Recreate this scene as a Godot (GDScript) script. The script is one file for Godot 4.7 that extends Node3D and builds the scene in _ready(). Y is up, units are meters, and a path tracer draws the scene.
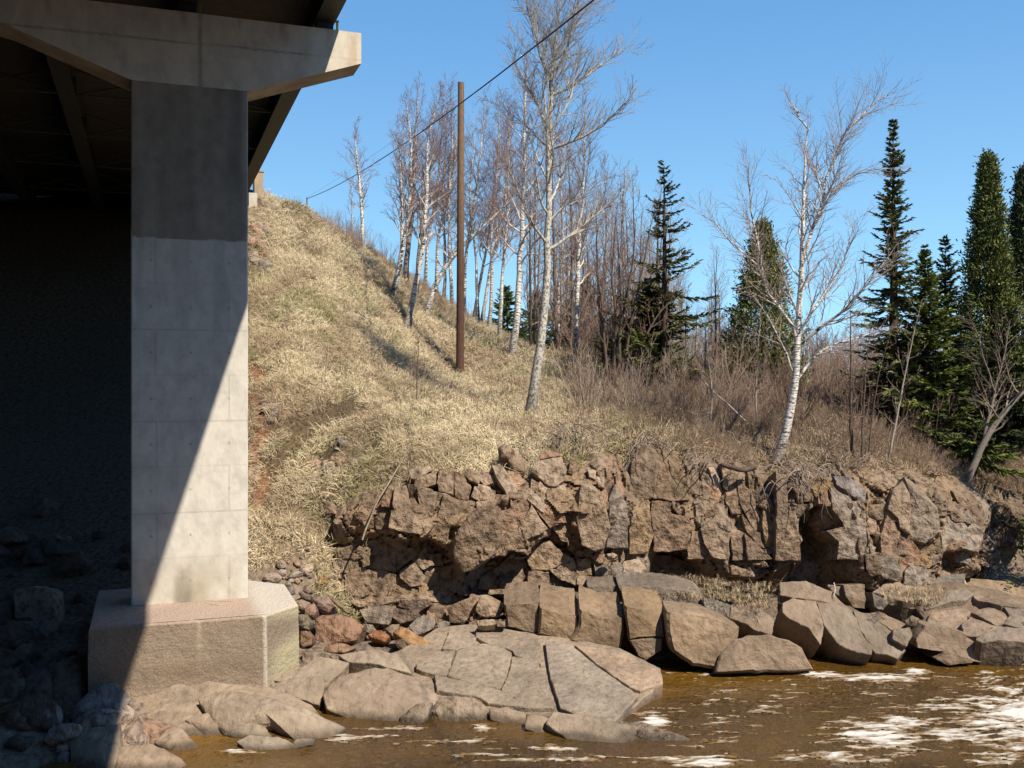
extends Node3D
# A river gorge under a highway bridge, early spring. Units are metres, the water lies at y = 0.

const F := 1000.0          # focal length of the photograph in its own pixels
const CY := 4.9            # height of the eye above the water
const RD := Vector3(0.9403, 0, -0.3404)    # across the bridge
const DD := Vector3(-0.3404, 0, -0.9403)   # along the bridge, away from the eye
const L0 := Vector3(-6.039, 0, -15.85)     # left front corner of the pier column, at the water

var rng := RandomNumberGenerator.new()
var M := {}
var names := {}
var planes := []           # [x, y, reach, centre, normal] of every block laid so far
var fb := FastNoiseLite.new()      # broad noise
var ff := FastNoiseLite.new()      # fine noise

class MB:
	var v := PackedVector3Array()
	var n := PackedVector3Array()
	var c := PackedColorArray()
	var ix := PackedInt32Array()
	var uv := PackedVector2Array()
	func mesh() -> ArrayMesh:
		var a := []
		a.resize(Mesh.ARRAY_MAX)
		a[Mesh.ARRAY_VERTEX] = v
		if n.size() == v.size(): a[Mesh.ARRAY_NORMAL] = n
		if c.size() == v.size(): a[Mesh.ARRAY_COLOR] = c
		if ix.size(): a[Mesh.ARRAY_INDEX] = ix
		var m := ArrayMesh.new()
		m.add_surface_from_arrays(Mesh.PRIMITIVE_TRIANGLES, a)
		return m
	func tri(p: Vector3, q: Vector3, r: Vector3, k0: Color, k1: Color, k2: Color) -> void:
		var nn := (r - p).cross(q - p).normalized()
		for k in 3: ix.append(v.size() + k)
		v.append(p); v.append(q); v.append(r)
		n.append(nn); n.append(nn); n.append(nn)
		c.append(k0); c.append(k1); c.append(k2)
	func quad(p: Vector3, q: Vector3, r: Vector3, s: Vector3, k: Color) -> void:
		tri(p, q, r, k, k, k); tri(p, r, s, k, k, k)
	# a box given by two corners in its own axes
	func box(a: Vector3, b: Vector3, k: Color, t := Transform3D.IDENTITY) -> void:
		var p := []
		for i in 8: p.append(t * Vector3(b.x if i & 1 else a.x, b.y if i & 2 else a.y, b.z if i & 4 else a.z))
		for f in [[4, 6, 7, 5], [1, 3, 2, 0], [5, 7, 3, 1], [0, 2, 6, 4], [6, 2, 3, 7], [0, 4, 5, 1]]:
			quad(p[f[0]], p[f[1]], p[f[2]], p[f[3]], k)
	func tube(pts: PackedVector3Array, rad: PackedFloat32Array, sides: int, cols: PackedColorArray) -> void:
		var base := v.size()
		var m := pts.size()
		var side := Vector3.ZERO
		for i in m:
			var d := (pts[mini(i + 1, m - 1)] - pts[maxi(i - 1, 0)]).normalized()
			if i == 0:
				side = d.cross(Vector3(0.31, 0.2, 0.93)).normalized()
				if side.length_squared() < 0.5: side = d.cross(Vector3.RIGHT).normalized()
			side = (side - d * side.dot(d)).normalized()
			var other := d.cross(side)
			for k in sides:
				var an := TAU * k / sides
				var o := side * cos(an) + other * sin(an)
				v.append(pts[i] + o * rad[i]); n.append(o); c.append(cols[i])
		for i in m - 1:
			for k in sides:
				var a := base + i * sides + k
				var b := base + i * sides + (k + 1) % sides
				ix.append(a); ix.append(b + sides); ix.append(b)
				ix.append(a); ix.append(a + sides); ix.append(b + sides)

# ---------------------------------------------------------------- naming and tagging
func numbered(called: String) -> String:
	var k: int = names.get(called, 0)
	names[called] = k + 1
	return called if k == 0 else "%s_%03d" % [called, k]

func tag(o: Node, label := "", category := "", group := "", kind := "") -> Node:
	if label: o.set_meta("label", label)
	if category: o.set_meta("category", category)
	if group: o.set_meta("group", group)
	if kind: o.set_meta("kind", kind)
	return o

func thing(called: String, at: Vector3, label := "", category := "", group := "", kind := "") -> Node3D:
	var o := Node3D.new()
	o.name = numbered(called)
	o.position = at
	add_child(o, true)
	tag(o, label, category, group, kind)
	return o

func part(called: String, mesh: Mesh, mat: Material, parent: Node, at := Vector3.ZERO) -> MeshInstance3D:
	var o := MeshInstance3D.new()
	o.name = numbered(called) if parent == self else called
	o.mesh = mesh
	o.material_override = mat
	o.position = at
	o.cast_shadow = GeometryInstance3D.SHADOW_CASTING_SETTING_ON
	parent.add_child(o, true)
	return o

func dup(o: Node3D, at: Vector3, turn: float, s: Vector3, label := "", group := "") -> Node3D:
	var r: Node3D = o.duplicate()
	var stem := String(o.name)
	if stem.length() > 4 and stem.substr(stem.length() - 4, 1) == "_" and stem.substr(stem.length() - 3).is_valid_int(): stem = stem.substr(0, stem.length() - 4)
	r.name = numbered(stem)
	add_child(r, true)
	r.position = at
	r.basis = Basis(Vector3.UP, turn).scaled_local(s)
	if label: r.set_meta("label", label)
	if group: r.set_meta("group", group)
	return r

# ---------------------------------------------------------------- places
func P(px: float, py: float, depth: float) -> Vector3:
	return Vector3((px - 512.0) / F * depth, CY + (384.0 - py) / F * depth, -depth)

func B(w: float, y: float, s: float) -> Vector3:     # bridge axes: across, up, towards the eye
	return L0 + RD * w - DD * s + Vector3(0, y, 0)

# ---------------------------------------------------------------- materials
func noise_tex(freq: float, seed_: int, ramp: Array, size := 512, octaves := 5, type := FastNoiseLite.TYPE_SIMPLEX_SMOOTH) -> NoiseTexture2D:
	var nz := FastNoiseLite.new()
	nz.seed = seed_
	nz.noise_type = type
	nz.frequency = freq
	nz.fractal_octaves = octaves
	nz.fractal_gain = 0.6
	var t := NoiseTexture2D.new()
	t.width = size; t.height = size
	t.seamless = true
	t.noise = nz
	if ramp:
		var g := Gradient.new()
		g.offsets = PackedFloat32Array(ramp.map(func(e): return e[0]))
		g.colors = PackedColorArray(ramp.map(func(e): return e[1]))
		t.color_ramp = g
	return t

func grey(x: float) -> Color:
	return Color(x, x, x)

func mat(called: String, rough: float, tex: Texture2D = null, uvs := Vector3.ONE, height: Texture2D = null, hscale := 0.0, tint := Color.WHITE) -> StandardMaterial3D:
	var m := StandardMaterial3D.new()
	m.resource_name = called
	m.roughness = rough
	m.metallic_specular = 0.3
	m.albedo_color = tint
	m.vertex_color_use_as_albedo = true
	m.albedo_texture = tex
	m.uv1_triplanar = true
	m.uv1_world_triplanar = true
	m.uv1_scale = uvs
	m.cull_mode = BaseMaterial3D.CULL_DISABLED
	if height:
		m.heightmap_enabled = true
		m.heightmap_texture = height
		m.heightmap_scale = hscale
	M[called] = m
	return m

func make_materials() -> void:
	var rock_a := noise_tex(0.011, 11, [[0.0, grey(0.5)], [0.3, Color(0.76, 0.73, 0.71)], [0.5, Color(0.93, 0.91, 0.89)], [1.0, Color(1, 1, 1)]], 1024, 7)
	var rock_h := noise_tex(0.012, 12, [], 1024, 7)
	var speck := noise_tex(0.09, 13, [[0.0, grey(0.5)], [0.35, grey(0.82)], [0.5, grey(0.96)], [1.0, grey(1.0)]], 1024, 5)
	mat("rock", 0.85, rock_a, Vector3.ONE * 0.43, rock_h, 5.0)
	mat("wet_rock", 0.32, rock_a, Vector3.ONE * 0.6, rock_h, 3.0)
	mat("smooth_rock", 0.8, noise_tex(0.011, 14, [[0.0, grey(0.72)], [0.4, Color(0.9, 0.885, 0.87)], [1.0, Color(1, 1, 1)]], 1024, 7), Vector3.ONE * 0.5, rock_h, 2.2)
	for nm in ["rock", "wet_rock", "smooth_rock"]:
		M[nm].uv1_triplanar_sharpness = 6.0
		M[nm].detail_enabled = true
		M[nm].detail_albedo = speck
		M[nm].detail_blend_mode = BaseMaterial3D.BLEND_MODE_MUL
		M[nm].detail_uv_layer = BaseMaterial3D.DETAIL_UV_2
		M[nm].uv2_triplanar = true
		M[nm].uv2_world_triplanar = true
		M[nm].uv2_scale = Vector3.ONE * 1.1
	var con_a := noise_tex(0.006, 21, [[0.0, grey(0.84)], [0.4, grey(0.94)], [0.6, grey(0.98)], [1.0, grey(1.0)]], 1024, 7)
	var con_h := noise_tex(0.03, 22, [], 512, 4)
	mat("concrete", 0.9, con_a, Vector3(0.5, 0.28, 0.5), con_h, 0.5)
	mat("rough_concrete", 0.95, noise_tex(0.05, 23, [[0.0, grey(0.55)], [0.45, grey(0.88)], [1.0, grey(1.0)]], 1024, 6), Vector3.ONE * 0.6, con_h, 1.5)
	mat("steel", 0.6, con_a, Vector3.ONE * 0.7)
	var soil_a := noise_tex(0.02, 31, [[0.0, grey(0.35)], [0.5, grey(0.8)], [1.0, grey(1.0)]], 1024, 6)
	mat("soil", 1.0, soil_a, Vector3.ONE * 0.35, noise_tex(0.03, 32, [], 512, 6), 6.0)
	mat("grass", 0.9)
	M.grass.uv1_triplanar = false
	var birch := noise_tex(0.012, 41, [[0.0, grey(0.07)], [0.34, grey(0.18)], [0.43, grey(0.8)], [0.6, grey(0.95)], [1.0, grey(1.0)]], 512, 4)
	mat("birch_bark", 0.8, birch, Vector3(0.9, 3.1, 0.9))
	mat("poplar_bark", 0.85, noise_tex(0.016, 44, [[0.0, grey(0.3)], [0.36, grey(0.5)], [0.47, grey(0.88)], [1.0, grey(1.0)]], 512, 5), Vector3(1.7, 1.1, 1.7))
	mat("bark", 0.95, noise_tex(0.03, 42, [[0.0, grey(0.4)], [0.5, grey(0.85)], [1.0, grey(1.0)]], 512, 5), Vector3(4.0, 0.8, 4.0))
	mat("pole_wood", 0.85, noise_tex(0.03, 43, [[0.0, grey(0.35)], [0.45, grey(0.8)], [1.0, grey(1.0)]], 512, 5), Vector3(6.0, 0.25, 6.0))
	mat("twig", 0.9)
	M.twig.uv1_triplanar = false
	mat("needle", 0.75)
	M.needle.uv1_triplanar = false
	mat("foam", 0.9)
	M.foam.uv1_triplanar = false
	mat("cable", 0.6)
	M.cable.uv1_triplanar = false
	var w := mat("water", 0.035, null, Vector3.ONE * 0.6, noise_tex(0.02, 51, [], 512, 4), 3.0)
	w.metallic_specular = 0.5
	mat("lake", 0.15)
	M.lake.uv1_triplanar = false

# ---------------------------------------------------------------- terrain
var xs := PackedFloat32Array()
var zs := PackedFloat32Array()       # depth, growing away from the eye
var hs := PackedFloat32Array()

class Spline:                        # thin plate through scattered heights
	var p := []
	var w := PackedFloat64Array()
	func phi(r2: float) -> float: return 0.0 if r2 < 1e-9 else r2 * log(r2)
	func fit(pts: Array) -> void:
		p = pts
		var k := pts.size()
		var m := k + 3
		var a := []
		for i in m:
			var row := PackedFloat64Array()
			row.resize(m + 1)
			a.append(row)
		for i in k:
			for j in k: a[i][j] = phi((pts[i].x - pts[j].x) ** 2 + (pts[i].z - pts[j].z) ** 2)
			a[i][i] += 0.15
			a[i][k] = 1.0; a[i][k + 1] = pts[i].x; a[i][k + 2] = pts[i].z
			a[k][i] = 1.0; a[k + 1][i] = pts[i].x; a[k + 2][i] = pts[i].z
			a[i][m] = pts[i].y
		for i in m:
			var best := i
			for j in range(i + 1, m):
				if absf(a[j][i]) > absf(a[best][i]): best = j
			var t = a[i]; a[i] = a[best]; a[best] = t
			for j in range(i + 1, m):
				var f: float = a[j][i] / a[i][i]
				if f != 0.0:
					for q in range(i, m + 1): a[j][q] -= f * a[i][q]
		w.resize(m)
		for i in range(m - 1, -1, -1):
			var s: float = a[i][m]
			for q in range(i + 1, m): s -= a[i][q] * w[q]
			w[i] = s / a[i][i]
	func at(x: float, z: float) -> float:
		var k := p.size()
		var s := w[k] + w[k + 1] * x + w[k + 2] * z
		for i in k:
			var dx: float = x - p[i].x
			var dz: float = z - p[i].z
			var r2 := dx * dx + dz * dz
			if r2 > 1e-9: s += w[i] * r2 * log(r2)
		return s

func cliff_depth(x: float) -> float:          # where the hidden back of the cliff stands
	var k := [[-20.0, 20.6], [-3.6, 20.5], [-2.4, 20.3], [0.0, 20.5], [2.5, 21.2], [5.5, 21.2], [7.5, 20.9], [9.0, 21.6], [10.2, 22.9], [14.0, 24.5], [40.0, 27.0]]
	for i in k.size() - 1:
		if x <= k[i + 1][0]: return lerpf(k[i][1], k[i + 1][1], clampf((x - k[i][0]) / (k[i + 1][0] - k[i][0]), 0, 1))
	return 27.0

func lines(spec: Array) -> PackedFloat32Array:      # [from, to, step] runs
	var out := PackedFloat32Array()
	for s in spec:
		var x: float = s[0]
		while x < s[1] - 1e-4:
			out.append(x)
			x += s[2]
	out.append(spec[-1][1])
	return out

func make_heights() -> void:
	var shared := []
	for e in [[310, 602, 18.6], [262, 575, 18.8], [300, 520, 20.0], [262, 500, 20.8], [300, 400, 24.0], [255, 400, 24.2], [300, 300, 30.0], [262, 300, 30.5], [262, 222, 37.0], [290, 203, 36.8],
			[60, 215, 36.0], [120, 215, 36.0], [60, 367, 29.0], [150, 400, 26.0], [40, 500, 22.0], [170, 520, 20.5], [40, 600, 17.5], [20, 690, 14.6], [330, 560, 19.4], [-300, 300, 30.0], [-300, 560, 18.0]]:
		shared.append(P(e[0], e[1], e[2]))
	var up := shared.duplicate()
	for e in [[385, 470, 20.4], [350, 480, 20.6], [480, 458, 20.8], [560, 447, 21.2], [640, 436, 21.8], [720, 448, 21.6], [790, 456, 21.2], [870, 468, 21.0], [940, 482, 21.3], [985, 500, 22.8], [460, 375, 30.0], [400, 330, 31.0],
			[350, 270, 33.5], [410, 287, 37.0], [332, 236, 37.0], [530, 415, 25.5], [515, 356, 31.0], [600, 390, 28.0], [700, 405, 26.0], [840, 425, 23.6], [950, 450, 25.0], [1060, 470, 25.0], [450, 330, 37.0], [520, 352, 38.0], [620, 376, 38.0], [800, 392, 40.0], [1000, 397, 40.0]]:
		up.append(P(e[0], e[1], e[2]))
	for e in [[-6.0, 13.2, -27.0], [2.0, 13.2, -27.0], [3.8, 12.9, -25.5], [-3.0, 13.3, -60.0], [4.0, 13.0, -60.0], [14.0, 7.5, -50.0], [24.0, 5.0, -50.0]]: up.append(B(e[0], e[1], e[2]))
	for e in [[0, 4.2, 60], [25, 3.6, 60], [60, 3.0, 60], [-70, 9, 100], [0, -2, 130], [90, -4, 130], [-90, 12, 40], [60, 3.5, 30]]: up.append(Vector3(e[0], e[1], -e[2]))
	var low := shared.duplicate()
	for e in [[-8, -0.2, 9], [-3, -0.6, 12], [0, -0.7, 13.0], [3, -0.7, 14.5], [5.5, -0.6, 16.3], [8, -0.7, 16], [12, -0.7, 16.8], [0, -0.9, 6], [-15, 0.4, 9], [15, -0.9, 8], [30, -0.9, 14], [-1, -0.15, 16.4], [1.5, -0.1, 16.8], [3.4, -0.15, 17.4], [5.6, -0.25, 17.6],
			[-3.3, 0.5, 19.4], [0, 0.5, 19.8], [2.8, 0.55, 20.6], [6, 0.7, 20.6], [9, 0.6, 21.6], [12, 0.6, 22.5], [9, -0.25, 18.0], [12, -0.2, 18.2], [16, 0.0, 19.0], [20, 0.8, 24], [-4.6, 0.1, 15.3], [-3.6, -0.3, 14.2], 
			[-7.5, 0.35, 12.4], [-9.0, 0.6, 12.0], [-3.4, -0.5, 13.4], [0, 3.2, -0.5], [-10, 3.8, -0.5], [10, 3.2, -0.5], [0, 10.5, -14], [-30, 12, -14], [30, 9, -14], [0, 13, -30], [-30, 14, -30], [30, 12, -30], [0, 0.4, 3.4], [-10, 0.9, 3.4], [12, 0.3, 3.4], [-5.6, 0.3, 14.3], [-4.3, 0.1, 14.8], [-3.3, 0.1, 16.2], [-2.4, 0.22, 17.5], [-1.3, 0.25, 17.4], [-2.0, 0.25, 18.2], [-6.6, 0.25, 13.4], [-5.4, 0.0, 13.7], [-36, 11, 14], [-25, 6, 13], [-26, 7, 2], [-36, 12, 2]]:
		low.append(Vector3(e[0], e[1], -e[2]))
	var us := Spline.new(); us.fit(up)
	var ls := Spline.new(); ls.fit(low)
	xs = lines([[-160, -40, 15], [-40, -20, 2.5], [-20, -11, 0.6], [-11, 14, 0.17], [14, 30, 1.0], [30, 60, 5], [60, 240, 20]])
	zs = lines([[-60, 0, 5], [0, 11, 0.8], [11, 16, 0.25], [16, 27, 0.15], [27, 40, 0.25], [40, 60, 1.2], [60, 100, 6], [100, 400, 30]])
	hs.resize(xs.size() * zs.size())
	for j in zs.size():
		var d := zs[j]
		for i in xs.size():
			var x := xs[i]
			var cd := cliff_depth(x) + 0.22 * fb.get_noise_2d(x * 6.0, 77.0)
			var t := smoothstep(cd - 0.8, cd - 0.4, d)
			var h := 0.0
			if t < 1.0: h += (1.0 - t) * ls.at(x, -d)
			if t > 0.0: h += t * us.at(x, -d)
			if d > 90.0: h = lerpf(h, -14.0, smoothstep(90.0, 220.0, d))
			h = clampf(h, -30.0, 16.0)
			if d > 11 and d < 60:
				h += 0.16 * fb.get_noise_2d(x * 4.0, d * 4.0) + 0.05 * ff.get_noise_2d(x * 6.0, d * 6.0)
			hs[j * xs.size() + i] = h

func ground(x: float, d: float) -> float:
	var i := clampi(xs.bsearch(x) - 1, 0, xs.size() - 2)
	var j := clampi(zs.bsearch(d) - 1, 0, zs.size() - 2)
	var u := clampf((x - xs[i]) / (xs[i + 1] - xs[i]), 0, 1)
	var t := clampf((d - zs[j]) / (zs[j + 1] - zs[j]), 0, 1)
	var nx := xs.size()
	return lerpf(lerpf(hs[j * nx + i], hs[j * nx + i + 1], u), lerpf(hs[(j + 1) * nx + i], hs[(j + 1) * nx + i + 1], u), t)

func hit(px: float, py: float, from := 12.0) -> Vector3:      # the ground seen in that direction
	var d := from
	while d < 120.0:
		var p := P(px, py, d)
		if ground(p.x, d) > p.y: return Vector3(p.x, ground(p.x, d), -d)
		d += 0.06
	return P(px, py, 60.0)

func bridge_axes(x: float, d: float) -> Vector2:
	var q := Vector3(x, 0, -d) - L0
	return Vector2(q.dot(RD), q.dot(-DD))

func red_earth(x: float, d: float) -> float:
	var line := -5.05 - (d - 20.0) * 0.24 + 0.25 * fb.get_noise_2d(d * 9.0, 5.0)
	return (1.0 - smoothstep(0.05, 0.34, absf(x - line) + 0.2 * ff.get_noise_2d(x * 9.0, d * 9.0))) * smoothstep(19.4, 20.2, d) * (1.0 - smoothstep(25.5, 27.5, d))

func build_terrain() -> void:
	var mb := MB.new()
	var nx := xs.size()
	for j in zs.size():
		for i in nx:
			var x := xs[i]
			var d := zs[j]
			var h := hs[j * nx + i]
			mb.v.append(Vector3(x, h, -d))
			var i0 := maxi(i - 1, 0); var i1 := mini(i + 1, nx - 1); var j0 := maxi(j - 1, 0); var j1 := mini(j + 1, zs.size() - 1)
			var nn := Vector3(-(hs[j * nx + i1] - hs[j * nx + i0]) / (xs[i1] - xs[i0]), 1.0, (hs[j1 * nx + i] - hs[j0 * nx + i]) / (zs[j1] - zs[j0])).normalized()
			mb.n.append(nn)
			var cd := cliff_depth(x)
			var straw := Color(0.24, 0.175, 0.105).lerp(Color(0.11, 0.078, 0.05), clampf(0.5 + 1.1 * fb.get_noise_2d(x * 9.0, d * 9.0), 0, 1))
			var rocky := Color(0.24, 0.185, 0.14).lerp(Color(0.34, 0.265, 0.205), clampf(0.5 + fb.get_noise_2d(x * 12.0, d * 12.0), 0, 1))
			var k := rocky.lerp(straw, smoothstep(cd - 0.5, cd - 0.2, d))
			straw = straw.lerp(Color(0.33, 0.25, 0.165), (1.0 - smoothstep(19.5, 21.5, d)) * (1.0 - smoothstep(-3.2, -2.6, x)))
			if x < -2.9: k = rocky.lerp(straw, smoothstep(18.6, 19.4, d))
			k = k.lerp(Color(0.36, 0.19, 0.11), red_earth(x, d))
			if x > 2.6 and d < 32.0: k = k.lerp(Color(0.10, 0.065, 0.045), 0.5 * smoothstep(cd - 0.4, cd + 0.4, d) * smoothstep(2.6, 5.0, x))
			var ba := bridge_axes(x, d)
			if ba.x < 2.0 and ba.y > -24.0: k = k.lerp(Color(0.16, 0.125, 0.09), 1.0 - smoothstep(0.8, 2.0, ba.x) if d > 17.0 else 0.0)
			if h < 0.1 and d < 20.0: k = k.lerp(Color(0.09, 0.06, 0.03), 1.0 - smoothstep(-0.3, 0.1, h))
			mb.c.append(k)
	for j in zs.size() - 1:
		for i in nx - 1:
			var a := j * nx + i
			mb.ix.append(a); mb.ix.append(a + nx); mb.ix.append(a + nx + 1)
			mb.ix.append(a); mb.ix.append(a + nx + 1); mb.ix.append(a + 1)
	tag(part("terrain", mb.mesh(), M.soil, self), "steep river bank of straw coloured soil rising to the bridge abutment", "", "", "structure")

# ---------------------------------------------------------------- water
func foam_amount(p: Vector3) -> float:
	var d := -p.z
	var px := 512.0 + p.x / d * F
	var py := 384.0 + CY / d * F
	var a := 0.0
	for e in [[1018, 722, 62, 42, 0.74], [1000, 700, 60, 8, 0.66], [965, 735, 60, 8, 0.68], [945, 708, 80, 4, 0.6], [878, 736, 44, 15, 0.86], [905, 722, 50, 6, 0.75], [840, 757, 60, 5, 0.7], [822, 675, 22, 3.5, 0.85], [880, 678, 60, 4, 0.75], [915, 673, 14, 4, 0.8], [750, 673, 90, 3, 0.52], [655, 722, 14, 6, 0.95],
			[640, 712, 20, 2, 0.8], [352, 737, 40, 4, 0.66], [395, 729, 30, 2.5, 0.64], [450, 742, 60, 4, 0.5], [482, 728, 12, 4, 0.8], [545, 748, 40, 2.5, 0.62], [470, 756, 40, 3, 0.56], [640, 757, 50, 2.5, 0.62], [705, 762, 34, 6, 0.8], [560, 761, 70, 2.5, 0.55],
			[760, 700, 90, 26, 0.3], [720, 725, 50, 22, 0.33], [860, 690, 100, 14, 0.28], [240, 752, 22, 3, 0.7], [1000, 662, 40, 3, 0.7]]:
		var q := Vector2((px - e[0]) / e[2], (py - e[1]) / e[3]).length_squared()
		if q < 6.0: a = maxf(a, e[4] * exp(-q * 0.6))
	if a <= 0.02: return -1.0
	var nz := 0.5 + 0.5 * (0.85 * ff.get_noise_2d(p.x * 9.0 + p.z * 5.0, p.z * 42.0) + 0.6 * ff.get_noise_2d(p.x * 34.0 + 50.0, p.z * 120.0))
	return a + (nz - 0.5) * 1.5 - 0.56

func wave(p: Vector3) -> float:
	var d := -p.z
	var rough := 0.02 + 0.075 * smoothstep(6.0, 8.5, p.x) * (1.0 - smoothstep(16.4, 17.2, d)) + 0.018 * (1.0 - smoothstep(12.5, 14.2, d - 0.12 * p.x))
	return rough * (fb.get_noise_2d(p.x * 14.0 + 0.6 * d, d * 34.0) + 0.5 * ff.get_noise_2d(p.x * 16.0, d * 34.0))

func build_water() -> void:
	var wx := lines([[-160, -30, 13], [-30, -7, 1.6], [-7, 12, 0.06], [12, 30, 1.5], [30, 240, 15]])
	var wz := lines([[2.6, 11.6, 0.6], [11.6, 19.4, 0.06], [19.4, 22, 0.6]])
	var mb := MB.new()
	for d in wz:
		for x in wx:
			var p := Vector3(x, 0, -d)
			p.y = wave(p)
			mb.v.append(p)
			var ex := (wave(p + Vector3(0.05, 0, 0)) - p.y) / 0.05
			var ez := (wave(p + Vector3(0, 0, 0.05)) - p.y) / 0.05
			mb.n.append(Vector3(-ex, 1, -ez).normalized())
			var depth := -ground(x, d)
			var k := Color(0.135, 0.07, 0.013).lerp(Color(0.066, 0.037, 0.009), smoothstep(0.1, 0.7, depth))
			k = k * (1.0 + 0.5 * fb.get_noise_2d(x * 5.0, d * 11.0))
			mb.c.append(k)
	var nx := wx.size()
	for j in wz.size() - 1:
		for i in nx - 1:
			var a := j * nx + i
			mb.ix.append(a); mb.ix.append(a + nx); mb.ix.append(a + nx + 1)
			mb.ix.append(a); mb.ix.append(a + nx + 1); mb.ix.append(a + 1)
	tag(part("river_water", mb.mesh(), M.water, self), "tea brown river flowing past the rocks", "", "", "structure")
	# foam: low heaps of bubbles on the water
	var fm := MB.new()
	var step := 0.023
	var x0 := -4.2
	var d0 := 12.2
	var cols := int(14.6 / step)
	var rows := int(6.0 / step)
	var amount := PackedFloat32Array()
	amount.resize((cols + 1) * (rows + 1))
	for j in rows + 1:
		for i in cols + 1:
			var p := Vector3(x0 + i * step, 0, -(d0 + j * step))
			amount[j * (cols + 1) + i] = foam_amount(p)
	for j in rows:
		for i in cols:
			var q := [j * (cols + 1) + i, j * (cols + 1) + i + 1, (j + 1) * (cols + 1) + i + 1, (j + 1) * (cols + 1) + i]
			var low: float = minf(minf(amount[q[0]], amount[q[1]]), minf(amount[q[2]], amount[q[3]]))
			var high: float = maxf(maxf(amount[q[0]], amount[q[1]]), maxf(amount[q[2]], amount[q[3]]))
			if high <= -0.1: continue
			var pts := []
			for k in 4:
				var gi: int = q[k] % (cols + 1)
				var gj: int = q[k] / (cols + 1)
				var p := Vector3(x0 + gi * step, 0, -(d0 + gj * step))
				p.y = wave(p) + clampf(amount[q[k]] * 0.03, -0.004, 0.01) + 0.004
				pts.append(p)
			if low > -0.22:
				var kc := []
				for k in 4: kc.append(Color(0.14, 0.08, 0.025).lerp(Color(0.56, 0.54, 0.50), smoothstep(-0.12, 0.42, amount[q[k]])))
				fm.tri(pts[0], pts[3], pts[2], kc[0], kc[3], kc[2])
				fm.tri(pts[0], pts[2], pts[1], kc[0], kc[2], kc[1])
	for i in fm.n.size(): fm.n[i] = (fm.n[i] + Vector3.UP * 1.5).normalized()
	tag(part("foam", fm.mesh(), M.foam, self), "white foam patches drifting on the brown water", "", "", "stuff")
	# the big lake beyond the trees
	var lk := MB.new()
	lk.quad(Vector3(-4000, -9.5, -150), Vector3(-4000, -9.5, -6000), Vector3(4000, -9.5, -6000), Vector3(4000, -9.5, -150), Color(0.10, 0.2, 0.34))
	tag(part("lake_water", lk.mesh(), M.lake, self), "distant blue lake behind the trees", "", "", "structure")

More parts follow.
